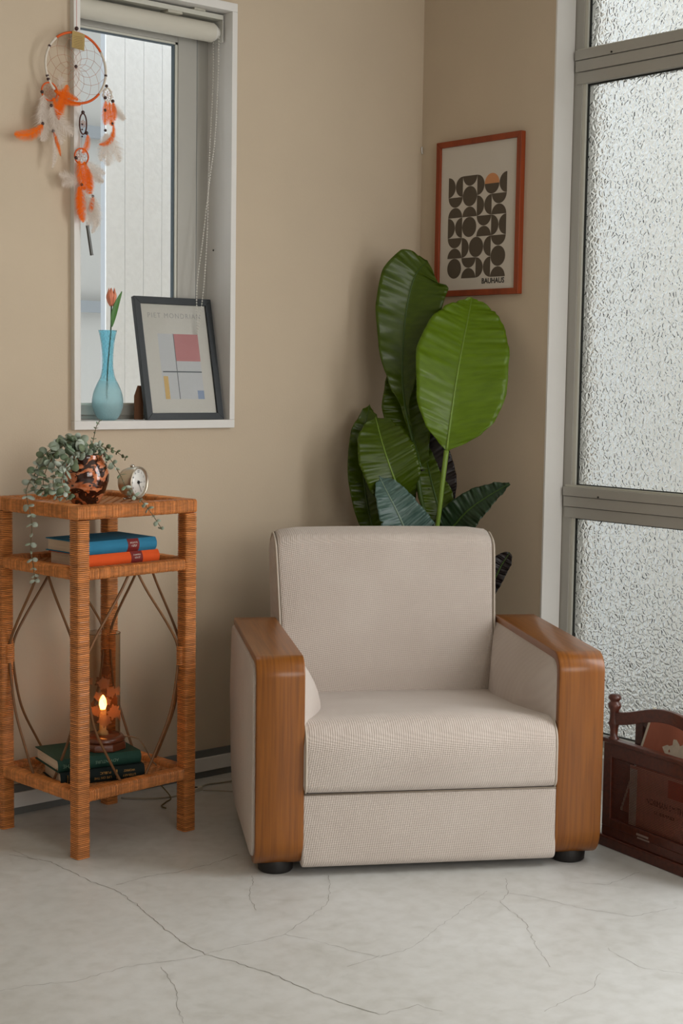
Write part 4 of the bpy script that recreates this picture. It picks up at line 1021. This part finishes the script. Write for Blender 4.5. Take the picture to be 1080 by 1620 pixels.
for k in range(6):
    az = k * PI / 3 + (0.2 if k % 2 else 0); rad = 0.0155 if k % 2 else 0.0135; mb = MB(); nU, nV = 7, 10
    for i in range(nV + 1):
        t = i / nV; rr_ = rad * math.sin(min(1, t * 1.15 + 0.12) * PI * 0.62) ** 0.8 * (1 - 0.35 * max(0, t - .55) / .45); z = 0.050 * t
        wd = 0.78 * math.sin(PI * (0.12 + 0.86 * t)) ** 0.7
        for j in range(nU + 1):
            a = az + wd * (2 * j / nU - 1); mb.v.append((hc.x + rr_ * math.cos(a), hc.y + rr_ * math.sin(a), hc.z + z - 0.004 * abs(2 * j / nU - 1) ** 2))
    for i in range(nV):
        for j in range(nU): mb.f.append((i * (nU + 1) + j, i * (nU + 1) + j + 1, (i + 1) * (nU + 1) + j + 1, (i + 1) * (nU + 1) + j))
    o = mb.build('petal', pet, tl, smooth=True); so = o.modifiers.new('s', 'SOLIDIFY'); so.thickness = .0008
mb = MB(); cv = catmull([(.012, 0, .27), (.016, -.004, .30), (.026, -.006, .335), (.042, -.008, .372)], 24)
for i, p in enumerate(cv):
    t = i / 23; wd = .0085 * math.sin(PI * (0.06 + 0.94 * t)) ** .8
    mb.v += [tuple(p + Vector((-wd, -.002, wd * .4))), tuple(p + Vector((0, .002, 0))), tuple(p + Vector((wd, -.002, -wd * .4)))]
for i in range(23):
    for j in range(2): mb.f.append((i * 3 + j, i * 3 + j + 1, i * 3 + 4 + j, i * 3 + 3 + j))
o = mb.build('leaf', mat('tulip_leaf', (72, 122, 50), .45), tl, smooth=True); so = o.modifiers.new('s', 'SOLIDIFY'); so.thickness = .0008

# ------------------------------------------------------------------ roller blind
rbm = mat('roller_fabric', (202, 197, 184), .8, .2, bump=.2, bscale=300)
bl = thing('roller_blind', 'rolled up cream roller blind with white bead chain at the window top', 'blind', (0, 0, 0))
MB().tube([(X0 + .012, .045, 2.262), (X1 - .030, .045, 2.262)], .0285, 32).build('roller', rbm, bl, smooth=True).modifiers.new('s', 'EDGE_SPLIT')
MB().tube([(X1 - .030, .045, 2.262), (X1 - .021, .045, 2.262)], .024, 28).build('end_cap', mat('white_plastic', (208, 206, 198), .4), bl, smooth=True).modifiers.new('s', 'EDGE_SPLIT')
MB().tube([(X1 - .021, .045, 2.262), (X1 - .010, .045, 2.262)], .018, 24).build('chain_wheel', mat('white_plastic', (208, 206, 198), .4), bl, smooth=True).modifiers.new('s', 'EDGE_SPLIT')
MB().box(X0 + .004, X1 - .008, .018, .072, 2.298, 2.312).build('headrail', alu_light, bl, bevel=.001)
bk_ = MB().box(X1 - .009, X1 - .006, .018, .074, 2.232, 2.312); bk_.build('bracket', mat('white_plastic', (208, 206, 198), .4), bl, bevel=.001)
MB().box(X1 - .205, X1 - .155, .016, .060, 2.290, 2.2985).build('clip', mat('clear_clip', (176, 172, 158), .4), bl, bevel=.001)
MB().box(X1 - .115, X1 - .075, .012, .05, 2.311, 2.3175).build('clip', mat('clear_clip', (176, 172, 158), .4), bl, bevel=.001)
bead = MB()
def beads(pts, sp=.0072, r=.0030):
    cv = catmull(pts, 400); acc = 0
    for a, b in zip(cv, cv[1:]):
        acc += (b - a).length
        if acc >= sp:
            acc = 0; k0 = len(bead.v)
            for d in ((1, 0, 0), (-1, 0, 0), (0, 1, 0), (0, -1, 0), (0, 0, 1), (0, 0, -1)): bead.v.append(tuple(b + Vector(d) * r))
            bead.f.extend([(k0 + i, k0 + j, k0 + k) for i, j, k in ((0, 2, 4), (2, 1, 4), (1, 3, 4), (3, 0, 4), (2, 0, 5), (1, 2, 5), (3, 1, 5), (0, 3, 5))])
    return cv
ca_ = [(X1 - .014, .030, 2.262), (X1 - .014, .034, 2.12), (X1 - .022, .036, 1.95), (X1 - .038, .037, 1.835), (X1 - .063, .038, 1.645), (X1 - .082, .040, 1.50), (X1 - .075, .045, 1.36)]
cb_ = [(X1 - .014, .060, 2.262), (X1 - .015, .058, 2.12), (X1 - .026, .055, 1.95), (X1 - .034, .05, 1.835), (X1 - .041, .048, 1.645), (X1 - .052, .048, 1.50), (X1 - .075, .045, 1.36)]
p1 = beads(ca_); p2 = beads(cb_)
bead.build('bead_chain', mat('white_beads', (222, 218, 208), .4), bl, smooth=True, kind='stuff')
MB().tube(p1[::12], .0005, 4).build('chain_cord', mat('white_beads', (222, 218, 208), .4), bl); MB().tube(p2[::12], .0005, 4).build('chain_cord', mat('white_beads', (222, 218, 208), .4), bl)

# ------------------------------------------------------------------ dreamcatcher
dc = thing('dreamcatcher', 'orange and white feathered dreamcatcher hanging at the left of the window', 'dreamcatcher', (-1.341, -0.040, 2.075))
o_th = mat('orange_wrap', (216, 92, 32), .7, bump=.6, bscale=500); w_th = mat('white_wrap', (216, 206, 192), .7, bump=.6, bscale=500)
net = mat('web_thread', (176, 124, 100), .7); bd = mat('dark_bead', (54, 18, 16), .3, coat=.5)
f_o = mat('orange_feather', (250, 128, 6), .8, sss=.0); f_w = mat('white_feather', (232, 222, 212), .8)
for M in (f_o, f_w):
    N, L, p = parts_of(M); tr = N.new('ShaderNodeBsdfTranslucent'); tr.inputs[0].default_value = p.inputs['Base Color'].default_value[:]; mx = N.new('ShaderNodeMixShader'); mx.inputs[0].default_value = .4
    out = [n for n in N if n.type == 'OUTPUT_MATERIAL'][0]; L.new(p.outputs[0], mx.inputs[1]); L.new(tr.outputs[0], mx.inputs[2]); L.new(mx.outputs[0], out.inputs[0])
RH = .0945
def ringarc(c, R, a0, a1, r, m, name, parent=dc, sc=1.0):
    n = max(6, int(abs(a1 - a0) / 6)); pts = [Vector(c) + Vector((R * sc * math.sin(math.radians(a0 + (a1 - a0) * k / n)), 0, R * math.cos(math.radians(a0 + (a1 - a0) * k / n)))) for k in range(n + 1)]
    return MB().tube(pts, r, 10).build(name, m, parent, smooth=True)
for a0, a1, m_, nm in ((-40, 55, o_th, 'orange_wrapping'), (55, 130, w_th, 'white_wrapping'), (130, 225, o_th, 'orange_wrapping'), (225, 320, w_th, 'white_wrapping')):
    ringarc((0, 0, 0), RH, a0, a1, .0034, m_, nm)
for a in (95, 250, 300):
    ringarc((0, 0, 0), RH, a - 1.5, a + 1.5, .0042, bd, 'binding_thread')
def web(c, R, rings, n, m, parent, r=.00045):
    mb = MB(); c = Vector(c); prev = [c + Vector((R * math.sin(2 * PI * k / n), 0, R * math.cos(2 * PI * k / n))) for k in range(n)]
    for j in range(rings):
        s_ = 1 - (j + 1) / (rings + 1); nxt = []
        for k in range(n):
            a = 2 * PI * (k + .5 * (j + 1)) / n; nxt.append(c + Vector((R * s_ * math.sin(a), 0, R * s_ * math.cos(a))))
        for k in range(n):
            mb.tube([prev[k], nxt[k]], r, 4); mb.tube([nxt[k], prev[(k + 1) % n]], r, 4)
        prev = nxt
    for k in range(n): mb.tube([prev[k], c], r, 4)
    return mb.build('web', m, parent, kind='stuff')
web((0, 0, 0), RH, 5, 11, net, dc)
def dbead(p, r=.0048): return MB().ball(p, r, 10, 8).build('bead', bd, dc, smooth=True)
dbead((0, 0, .004)); dbead((.002, 0, .106), .0058)
MB().tube([(.002, 0, .30), (.002, 0, .095)], .0009, 6).build('hanging_cord', mat('pink_cord', (190, 110, 96), .7), dc)
tgm = mat('kraft_tag', (172, 146, 92), .8)
tg = MB().prism([(-.017, -.048), (.022, -.052), (.024, -.008), (-.015, -.002)], frame_M((0, -.006, .100), (1, 0, 0), (0, 0, 1)), .0008); tg.build('paper_tag', tgm, dc)
tl_ = MB()
for k in range(8): tl_.box(-.012 + .001 * (k % 3), .018 - .002 * (k % 2), -.0072, -.0069, .052 + .0044 * k, .0527 + .0044 * k)
tl_.build('tag_print', mat('tag_ink', (110, 88, 56), .8), dc)
rf = random.Random(21)
def feather(p, d, L_, W_f, m, curl=0.0, fluff=0.3, side=None, name='feather'):
    W_f *= 1.3; p = Vector(p); d = Vector(d).normalized(); s = Vector((0, 1, 0)).cross(d).normalized()
    pts = []; cur = p.copy(); dd = d.copy(); n = 22
    for i in range(n):
        pts.append(cur.copy()); dd = (dd + s * curl / n).normalized(); s = Vector((0, 1, 0)).cross(dd).normalized(); cur = cur + dd * (L_ / (n - 1))
    mb = MB(); mb.tube(pts, [.0007 * (1 - .8 * i / n) for i in range(n)], 5)
    nb_ = 130
    for sgn in (-1, 1):
        for k in range(nb_):
            t = k / nb_; x = t * (n - 1); i = min(int(x), n - 2); q = pts[i].lerp(pts[i + 1], x - i); tt = (pts[i + 1] - pts[i]).normalized(); ss = Vector((0, 1, 0)).cross(tt)
            wd = W_f * math.sin(PI * min(1, .10 + .9 * t)) ** .6 * rf.uniform(.8, 1.08) * (1 + fluff * rf.uniform(-.4, .9) * (1 - t))
            dir_ = (ss * sgn + tt * rf.uniform(.7, 1.1) + Vector((0, rf.uniform(-.5, .5) * (.2 + fluff), 0))).normalized()
            e = q + dir_ * wd; mid = q + dir_ * wd * .5 + Vector((0, rf.uniform(-1, 1) * .002, 0)) - tt * .0008
            hw = L_ / nb_ * .62
            k0 = len(mb.v); mb.v += [tuple(q - tt * hw), tuple(q + tt * hw), tuple(mid + tt * hw), tuple(mid - tt * hw), tuple(e)]
            mb.f += [(k0, k0 + 1, k0 + 2, k0 + 3), (k0 + 3, k0 + 2, k0 + 4)]
    return mb.build(name, m, dc)
# pixel-free layout in hoop units: metres right of / below the hoop centre
def small_hoop(c, R, sc=1.0, m_=o_th):
    ringarc(c, R, 0, 360, .0022, m_, 'small_hoop', sc=sc); web(c, R, 3, 7, net, dc, .0005)
# left cluster
def thr(*p): return MB().tube([Vector(q) for q in p], .0006, 5).build('thread', net, dc)
dbead((-.086, 0, -.041)); thr((-.083, 0, -.036), (-.086, 0, -.052))
small_hoop((-.082, 0, -.074), .024)
dbead((-.106, -.002, -.078), .0048); dbead((-.079, -.004, -.111), .0046); dbead((-.105, -.002, -.162), .0050); dbead((-.073, -.002, -.178), .0044)
thr((-.104, 0, -.082), (-.105, 0, -.125), (-.105, 0, -.162)); thr((-.079, 0, -.098), (-.079, 0, -.111)); thr((-.060, -.002, -.060), (-.050, -.002, -.044))
feather((-.030, -.006, -.050), (-.30, 0, -1), .085, .019, f_o, .2, .2); feather((-.045, -.004, -.075), (-.1, 0, -1), .066, .016, f_o, .15, .2)
feather((.004, -.005, -.086), (-1, 0, .25), .075, .012, f_o, -.1, .2); feather((.012, -.005, -.098), (-1, 0, .02), .055, .009, f_o, -.1, .1)
feather((-.075, -.006, -.090), (.5, 0, -1), .060, .010, f_o, .3, .2)
feather((-.101, -.003, -.085), (-.05, 0, -1), .080, .018, f_w, .2, .9); feather((-.079, -.003, -.113), (.18, 0, -1), .105, .022, f_w, -.3, .9); feather((-.079, -.003, -.112), (.45, 0, -1), .100, .024, f_w, -.7, .9)
feather((-.098, .003, -.10), (-.15, 0, -1), .11, .022, f_w, -.2, 1.0); feather((-.085, .003, -.12), (-.3, 0, -1), .09, .018, f_w, -.3, 1.0)
feather((-.105, -.004, -.165), (-.55, 0, -.85), .098, .019, f_o, 1.25, .12)
feather((-.073, -.003, -.182), (.35, 0, -1), .100, .010, f_w, .75, .3); feather((-.072, -.005, -.182), (.45, 0, -1), .066, .007, f_o, .2, .1)
feather((-.055, -.003, -.055), (.35, 0, 1), .026, .012, f_w, .3, .9)
# right cluster
thr((.090, 0, -.028), (.097, 0, -.035))
dbead((.097, 0, -.036), .0046); small_hoop((.100, 0, -.060), .019, .68, w_th); dbead((.091, -.003, -.069), .0048); dbead((.116, -.002, -.075), .0050); dbead((.090, -.003, -.103), .0046); dbead((.114, -.002, -.137), .0046); dbead((.092, -.002, -.158), .0042)
thr((.090, 0, -.103), (.092, 0, -.158)); thr((.106, 0, -.076), (.114, 0, -.137))
feather((.092, -.004, -.078), (.02, 0, -1), .066, .015, f_o, .1, .2); feather((.104, -.004, -.080), (.08, 0, -1), .064, .017, f_o, -.1, .2); feather((.116, -.004, -.078), (.2, 0, -1), .050, .011, f_o, .2, .2)
feather((.116, .002, -.080), (.7, 0, -1), .060, .013, f_w, -.5, .9); feather((.120, .002, -.095), (.9, 0, -.6), .045, .012, f_w, .2, .9)
feather((.116, -.003, -.140), (.40, 0, -1), .088, .010, f_o, 2.1, .12)
feather((.100, 0, -.165), (.05, 0, -1), .090, .022, f_w, .1, .9); feather((.112, 0, -.160), (.3, 0, -1), .085, .020, f_w, -.1, 1.0); feather((.095, .002, -.165), (-.15, 0, -1), .08, .018, f_w, .1, 1.0)
# centre drop
thr((.018, 0, -.094), (.021, 0, -.117)); dbead((.021, -.001, -.117), .0052)
ringarc((.022, 0, -.148), .028, 0, 360, .0020, mat('dark_hoop_thread', (70, 34, 24), .6), 'small_hoop', sc=.40); web((.022, 0, -.148), .011, 2, 6, net, dc, .0006)
dbead((.032, -.002, -.172), .0052); thr((.018, 0, -.172), (.017, 0, -.214))
for z in (-.150, -.164, -.183): dbead((.018, -.002, z), .0026)
feather((.034, -.003, -.176), (.25, 0, -1), .058, .012, f_o, 1.1, .2)
small_hoop((.017, 0, -.237), .0215); dbead((-.002, -.003, -.243), .0050); dbead((.028, -.002, -.255), .0040); dbead((.015, -.003, -.314), .0046); dbead((.051, -.003, -.342), .0042)
thr((.016, 0, -.258), (.015, 0, -.314)); thr((.030, 0, -.258), (.051, 0, -.342))
feather((.006, -.005, -.250), (.18, 0, -1), .080, .019, f_o, -.1, .25); feather((.022, -.005, -.250), (.15, 0, -1), .090, .022, f_o, -.15, .25); feather((.034, -.004, -.270), (.3, 0, -1), .062, .016, f_o, .4, .25)
feather((.028, .002, -.250), (1, 0, -.6), .072, .016, f_w, -.3, .9); feather((.036, .002, -.268), (1, 0, -.55), .062, .015, f_w, .1, .9); feather((.036, .002, -.285), (1, 0, -.2), .055, .013, f_w, .2, .9)
feather((.008, .002, -.300), (-1, 0, .05), .062, .016, f_w, .2, 1.0); feather((.008, .002, -.305), (-1, 0, -.2), .055, .014, f_w, -.2, 1.0)
feather((.014, -.004, -.318), (-.05, 0, -1), .100, .018, f_o, -.2, .2); feather((.008, -.003, -.320), (-.10, 0, -1), .092, .014, f_o, -.35, .2)
feather((.018, -.002, -.318), (.75, 0, -1), .095, .022, f_w, .5, .9); feather((.051, -.003, -.345), (-.1, 0, -1), .044, .011, f_o, .2, .15); feather((.053, -.002, -.345), (.55, 0, -1), .105, .016, f_w, 1.1, .6)
feather((.038, 0, -.345), (.30, 0, -1), .085, .022, f_w, -.1, .9); feather((.030, 0, -.335), (.15, 0, -1), .095, .020, f_w, .1, .9)
thr((.034, 0, -.415), (.036, 0, -.428))
mb = MB(); a_, b_ = Vector((.035, 0, -.424)), Vector((.049, 0, -.506)); mb.tube([a_, b_], .0046, 14); mb.build('metal_tube', mat('tarnished_steel', (96, 96, 94), .35, metal=.7), dc, smooth=True).modifiers.new('s', 'EDGE_SPLIT')
dbead((.053, 0, -.503), .0018)

# ------------------------------------------------------------------ mesh sided magazine rack
RA = math.atan2(-0.99, -0.138)
rk = thing('magazine_rack', 'dark mahogany rack with mesh sides and arched rail beside the armchair', 'magazine rack', (-0.408, -1.193, 0), RA)
# local: x along the front (away from the wall corner), y towards the window, z up
RL, RD = 0.46, 0.125
def rbox(mb, *a): return mb.box(*a)
for yy, ztop in ((0.0, 0.282), (RD, 0.352)):
    fy0, fy1 = (0.0, 0.014) if yy == 0 else (RD - 0.014, RD)
    fp = MB(); fp.box(0.0, 0.030, fy0, fy1, 0.055, ztop); fp.box(RL - 0.030, RL, fy0, fy1, 0.055, ztop)
    fp.box(0.030, RL - 0.030, fy0, fy1, ztop - 0.036, ztop); fp.box(0.030, RL - 0.030, fy0, fy1, 0.055, 0.078)
    fp.build('side_frame', rack_wood, rk, bevel=.002)
    if yy == 0: MB().box(-0.006, RL + 0.006, fy0 - 0.006, fy1 + 0.004, 0.282, 0.294).build('top_ledge', rack_wood, rk, bevel=.003)
    ms = MB(); xx = 0.030; ym = (fy0 + fy1) / 2
    while xx < RL - 0.030: ms.box(xx, xx + 0.0012, ym - .0005, ym + .0005, 0.078, ztop - 0.036); xx += 0.0046
    zz = 0.079
    while zz < ztop - 0.036: ms.box(0.030, RL - 0.030, ym - .0006, ym + .0006, zz, zz + 0.0012); zz += 0.0042
    ms.build('mesh_panel', rack_wood, rk, kind='stuff')
bs = MB().box(-0.008, RL + 0.008, -0.008, RD + 0.008, 0.0, 0.030); bs.build('plinth', rack_wood, rk, bevel=.004)
MB().box(0.0, RL, 0.0, RD, 0.030, 0.055).build('base_board', rack_wood, rk, bevel=.002)
brass = mat('worn_brass_plate', (150, 128, 118), .4, metal=.4)
pl_ = MB().box(0.135, 0.178, -0.0022, 0.0, 0.062, 0.067); pl_.box(0.139, 0.182, -0.0022, 0.0, 0.054, 0.058); pl_.build('label_plate', brass, rk)
prof = [(0, 0.290), (.015, .292), (.015, .296), (.010, .300), (.0105, .318), (.0135, .331), (.0165, .336), (.0135, .341), (.0120, .352), (.0125, .372), (.0165, .378), (.0175, .384), (.0165, .390), (.0125, .393), (.0120, .397), (.0165, .401), (.0175, .406), (.0150, .411), (.0110, .4135), (0, .4145)]
for x in (0.028, RL - 0.028):
    MB().lathe(prof, 28, c=(x, 0.008, 0)).build('turned_post', rack_wood, rk, smooth=True)
for yy in (0.008,):
    mb = MB(); n = 40
    for i in range(n + 1):
        s = i / n; x = 0.040 + (RL - 0.08) * s; k = .5 - .5 * math.cos(2 * PI * s); e_ = .006 * math.cos(2 * PI * s * 1.5) * (1 - k)
        zt2 = 0.370 + 0.040 * k ** .8 - .001; zb2 = zt2 - 0.034
        for y, z in ((yy - .008, zb2), (yy + .008, zb2), (yy + .008, zt2), (yy - .008, zt2)): mb.v.append((x, y, z))
    for i in range(n):
        for j in range(4): mb.f.append((i * 4 + j, i * 4 + (j + 1) % 4, (i + 1) * 4 + (j + 1) % 4, (i + 1) * 4 + j))
    mb.f.append((0, 1, 2, 3)); mb.f.append((n * 4 + 3, n * 4 + 2, n * 4 + 1, n * 4))
    fix(mb.build('arched_rail', rack_wood, rk, bevel=.003, seg=2))
for x0 in (0.0, RL - 0.014):
    MB().box(x0, x0 + 0.014, 0.016, RD - 0.016, 0.055, 0.262).build('end_board', rack_wood, rk, bevel=.002)
# contents, standing in the rack
rM = Matrix.Translation((-0.408, -1.193, 0)) @ Matrix.Rotation(RA, 4, 'Z')
sl = thing('record_sleeve', 'red brown record sleeve with a white flower and pale edge standing in the rack', 'record', rM @ Vector((0, 0, 0.056)), RA)
tilt = Matrix.Rotation(math.radians(-13), 4, 'X')
def slb(name, x0, x1, z0, z1, y0, y1, m):
    mb = MB().box(x0, x1, y0, y1, z0, z1); R_ = Matrix.Translation((0.040, 0.028, 0.046)) @ tilt @ Matrix.Rotation(math.radians(9), 4, 'Y')
    mb.v = [tuple(R_ @ Vector(v)) for v in mb.v]; return mb.build(name, m, sl)
cov = mat('red_brown_sleeve', (176, 104, 80), .6, noise=.25, nscale=9, stretch=(1, 1, .3)); edge_w = mat('sleeve_edge', (206, 200, 180), .7)
slb('sleeve', 0.004, 0.290, 0.002, 0.288, 0.0, 0.004, cov); slb('spine', 0, 0.007, 0.0, 0.290, -.0006, 0.0046, edge_w)
fl_ = MB(); R_ = Matrix.Translation((0.040, 0.028, 0.046)) @ tilt @ Matrix.Rotation(math.radians(9), 4, 'Y')
rq = random.Random(2)
for k in range(18):
    a = k * 2.4; r = .006 + .0022 * k; cx_, cz_ = .135 + r * math.cos(a), .205 + r * math.sin(a) * .8; s_ = .017
    pts = [(cx_ + s_ * (.7 + .3 * math.cos(3 * b)) * math.cos(b + a), cz_ + s_ * .7 * math.sin(b + a)) for b in [2 * PI * j / 10 for j in range(10)]]
    M = R_ @ frame_M((0, -.0006 - .00005 * k, 0), (1, 0, 0), (0, 0, 1)); fl_.prism(pts, M, .0004)
fl_.build('flower_print', mat('cream_petals', (206, 196, 178), .7, noise=.1, nscale=80), sl)
bk2 = thing('picture_book', 'pale pinkish picture book seen through the rack mesh', 'book', rM @ Vector((0.085, 0.0175, 0.056)), RA)
mb = MB().box(0.0, 0.30, 0, .004, 0, .178); mb.v = [tuple(Matrix.Rotation(math.radians(0), 4, 'Y') @ Vector(v)) for v in mb.v]
mb.build('cover', mat('pinkish_cover', (226, 158, 134), .6, noise=.2, nscale=12), bk2)
MB().box(0.14, .30, -.0006, 0, .125, .170).build('orange_block', mat('orange_red_block', (190, 70, 40), .6), bk2)
MB().box(0.0, .028, -.0006, 0, .0, .170).build('pale_block', mat('pale_block', (226, 220, 204), .6, noise=.15, nscale=30), bk2)
text('NORMAN SMITH', .021, mat('rust_ink', (92, 30, 18), .7), bk2, frame_M((.130, -.0012, .092), (1, 0, 0), (0, 0, 1)), sx=.85)
text('ST. BERNARD', .014, mat('rust_ink', (92, 30, 18), .7), bk2, frame_M((.130, -.0012, .070), (1, 0, 0), (0, 0, 1)), sx=.85)

# ------------------------------------------------------------------ floor cords and switch
fc = mat('pale_floor_cord', (168, 156, 138), .5)
cs = thing('cord_switch', 'small white inline switch on the floor by the baseboard', 'switch', (-0.985, -0.118, 0.0), math.radians(12))
MB().box(-.026, .026, -.008, .008, 0.0, .012).build('switch_body', mat('ivory_plastic', (214, 206, 190), .4), cs, bevel=.003)
MB().box(-.010, .006, -.005, .005, .0115, .0145).build('switch_rocker', mat('black_plastic', (34, 32, 30), .4), cs, bevel=.001)
c1 = MB(); c1.tube(catmull([(-.80, -.10, .003), (-.856, -.095, .003), (-.92, -.085, .003), (-.962, -.108, .004)], 24), .0024, 6)
tag(c1.build('floor_cord', fc, smooth=True), 'pale cord running on the floor from the armchair to the white switch', 'cord')
c2 = MB(); c2.tube(catmull([(-1.012, -.126, .004), (-1.05, -.13, .003), (-1.09, -.128, .003), (-1.15, -.10, .003), (-1.20, -.05, .003)], 24), .0024, 6)
tag(c2.build('floor_cord', fc, smooth=True), 'pale cord running on the floor from the white switch behind the table leg', 'cord')
c3 = MB(); c3.tube(catmull([(-1.13, -.03, .13), (-1.10, -.08, .05), (-1.085, -.135, .006), (-1.12, -.165, .003), (-1.152, -.19, .003), (-1.155, -.217, .003)], 40), .0020, 6)
tag(c3.build('floor_cord', mat('olive_cord', (120, 102, 66), .5), smooth=True), 'olive brown cord dropping under the table and bending on the floor', 'cord')
c4 = MB(); c4.tube(catmull([(-.965, -.130, .003), (-.93, -.158, .002), (-.90, -.19, .002), (-.87, -.24, .002)], 20), .0012, 6)
tag(c4.build('floor_cord', fc, smooth=True), 'thin pale cord below the white switch heading under the armchair', 'cord')
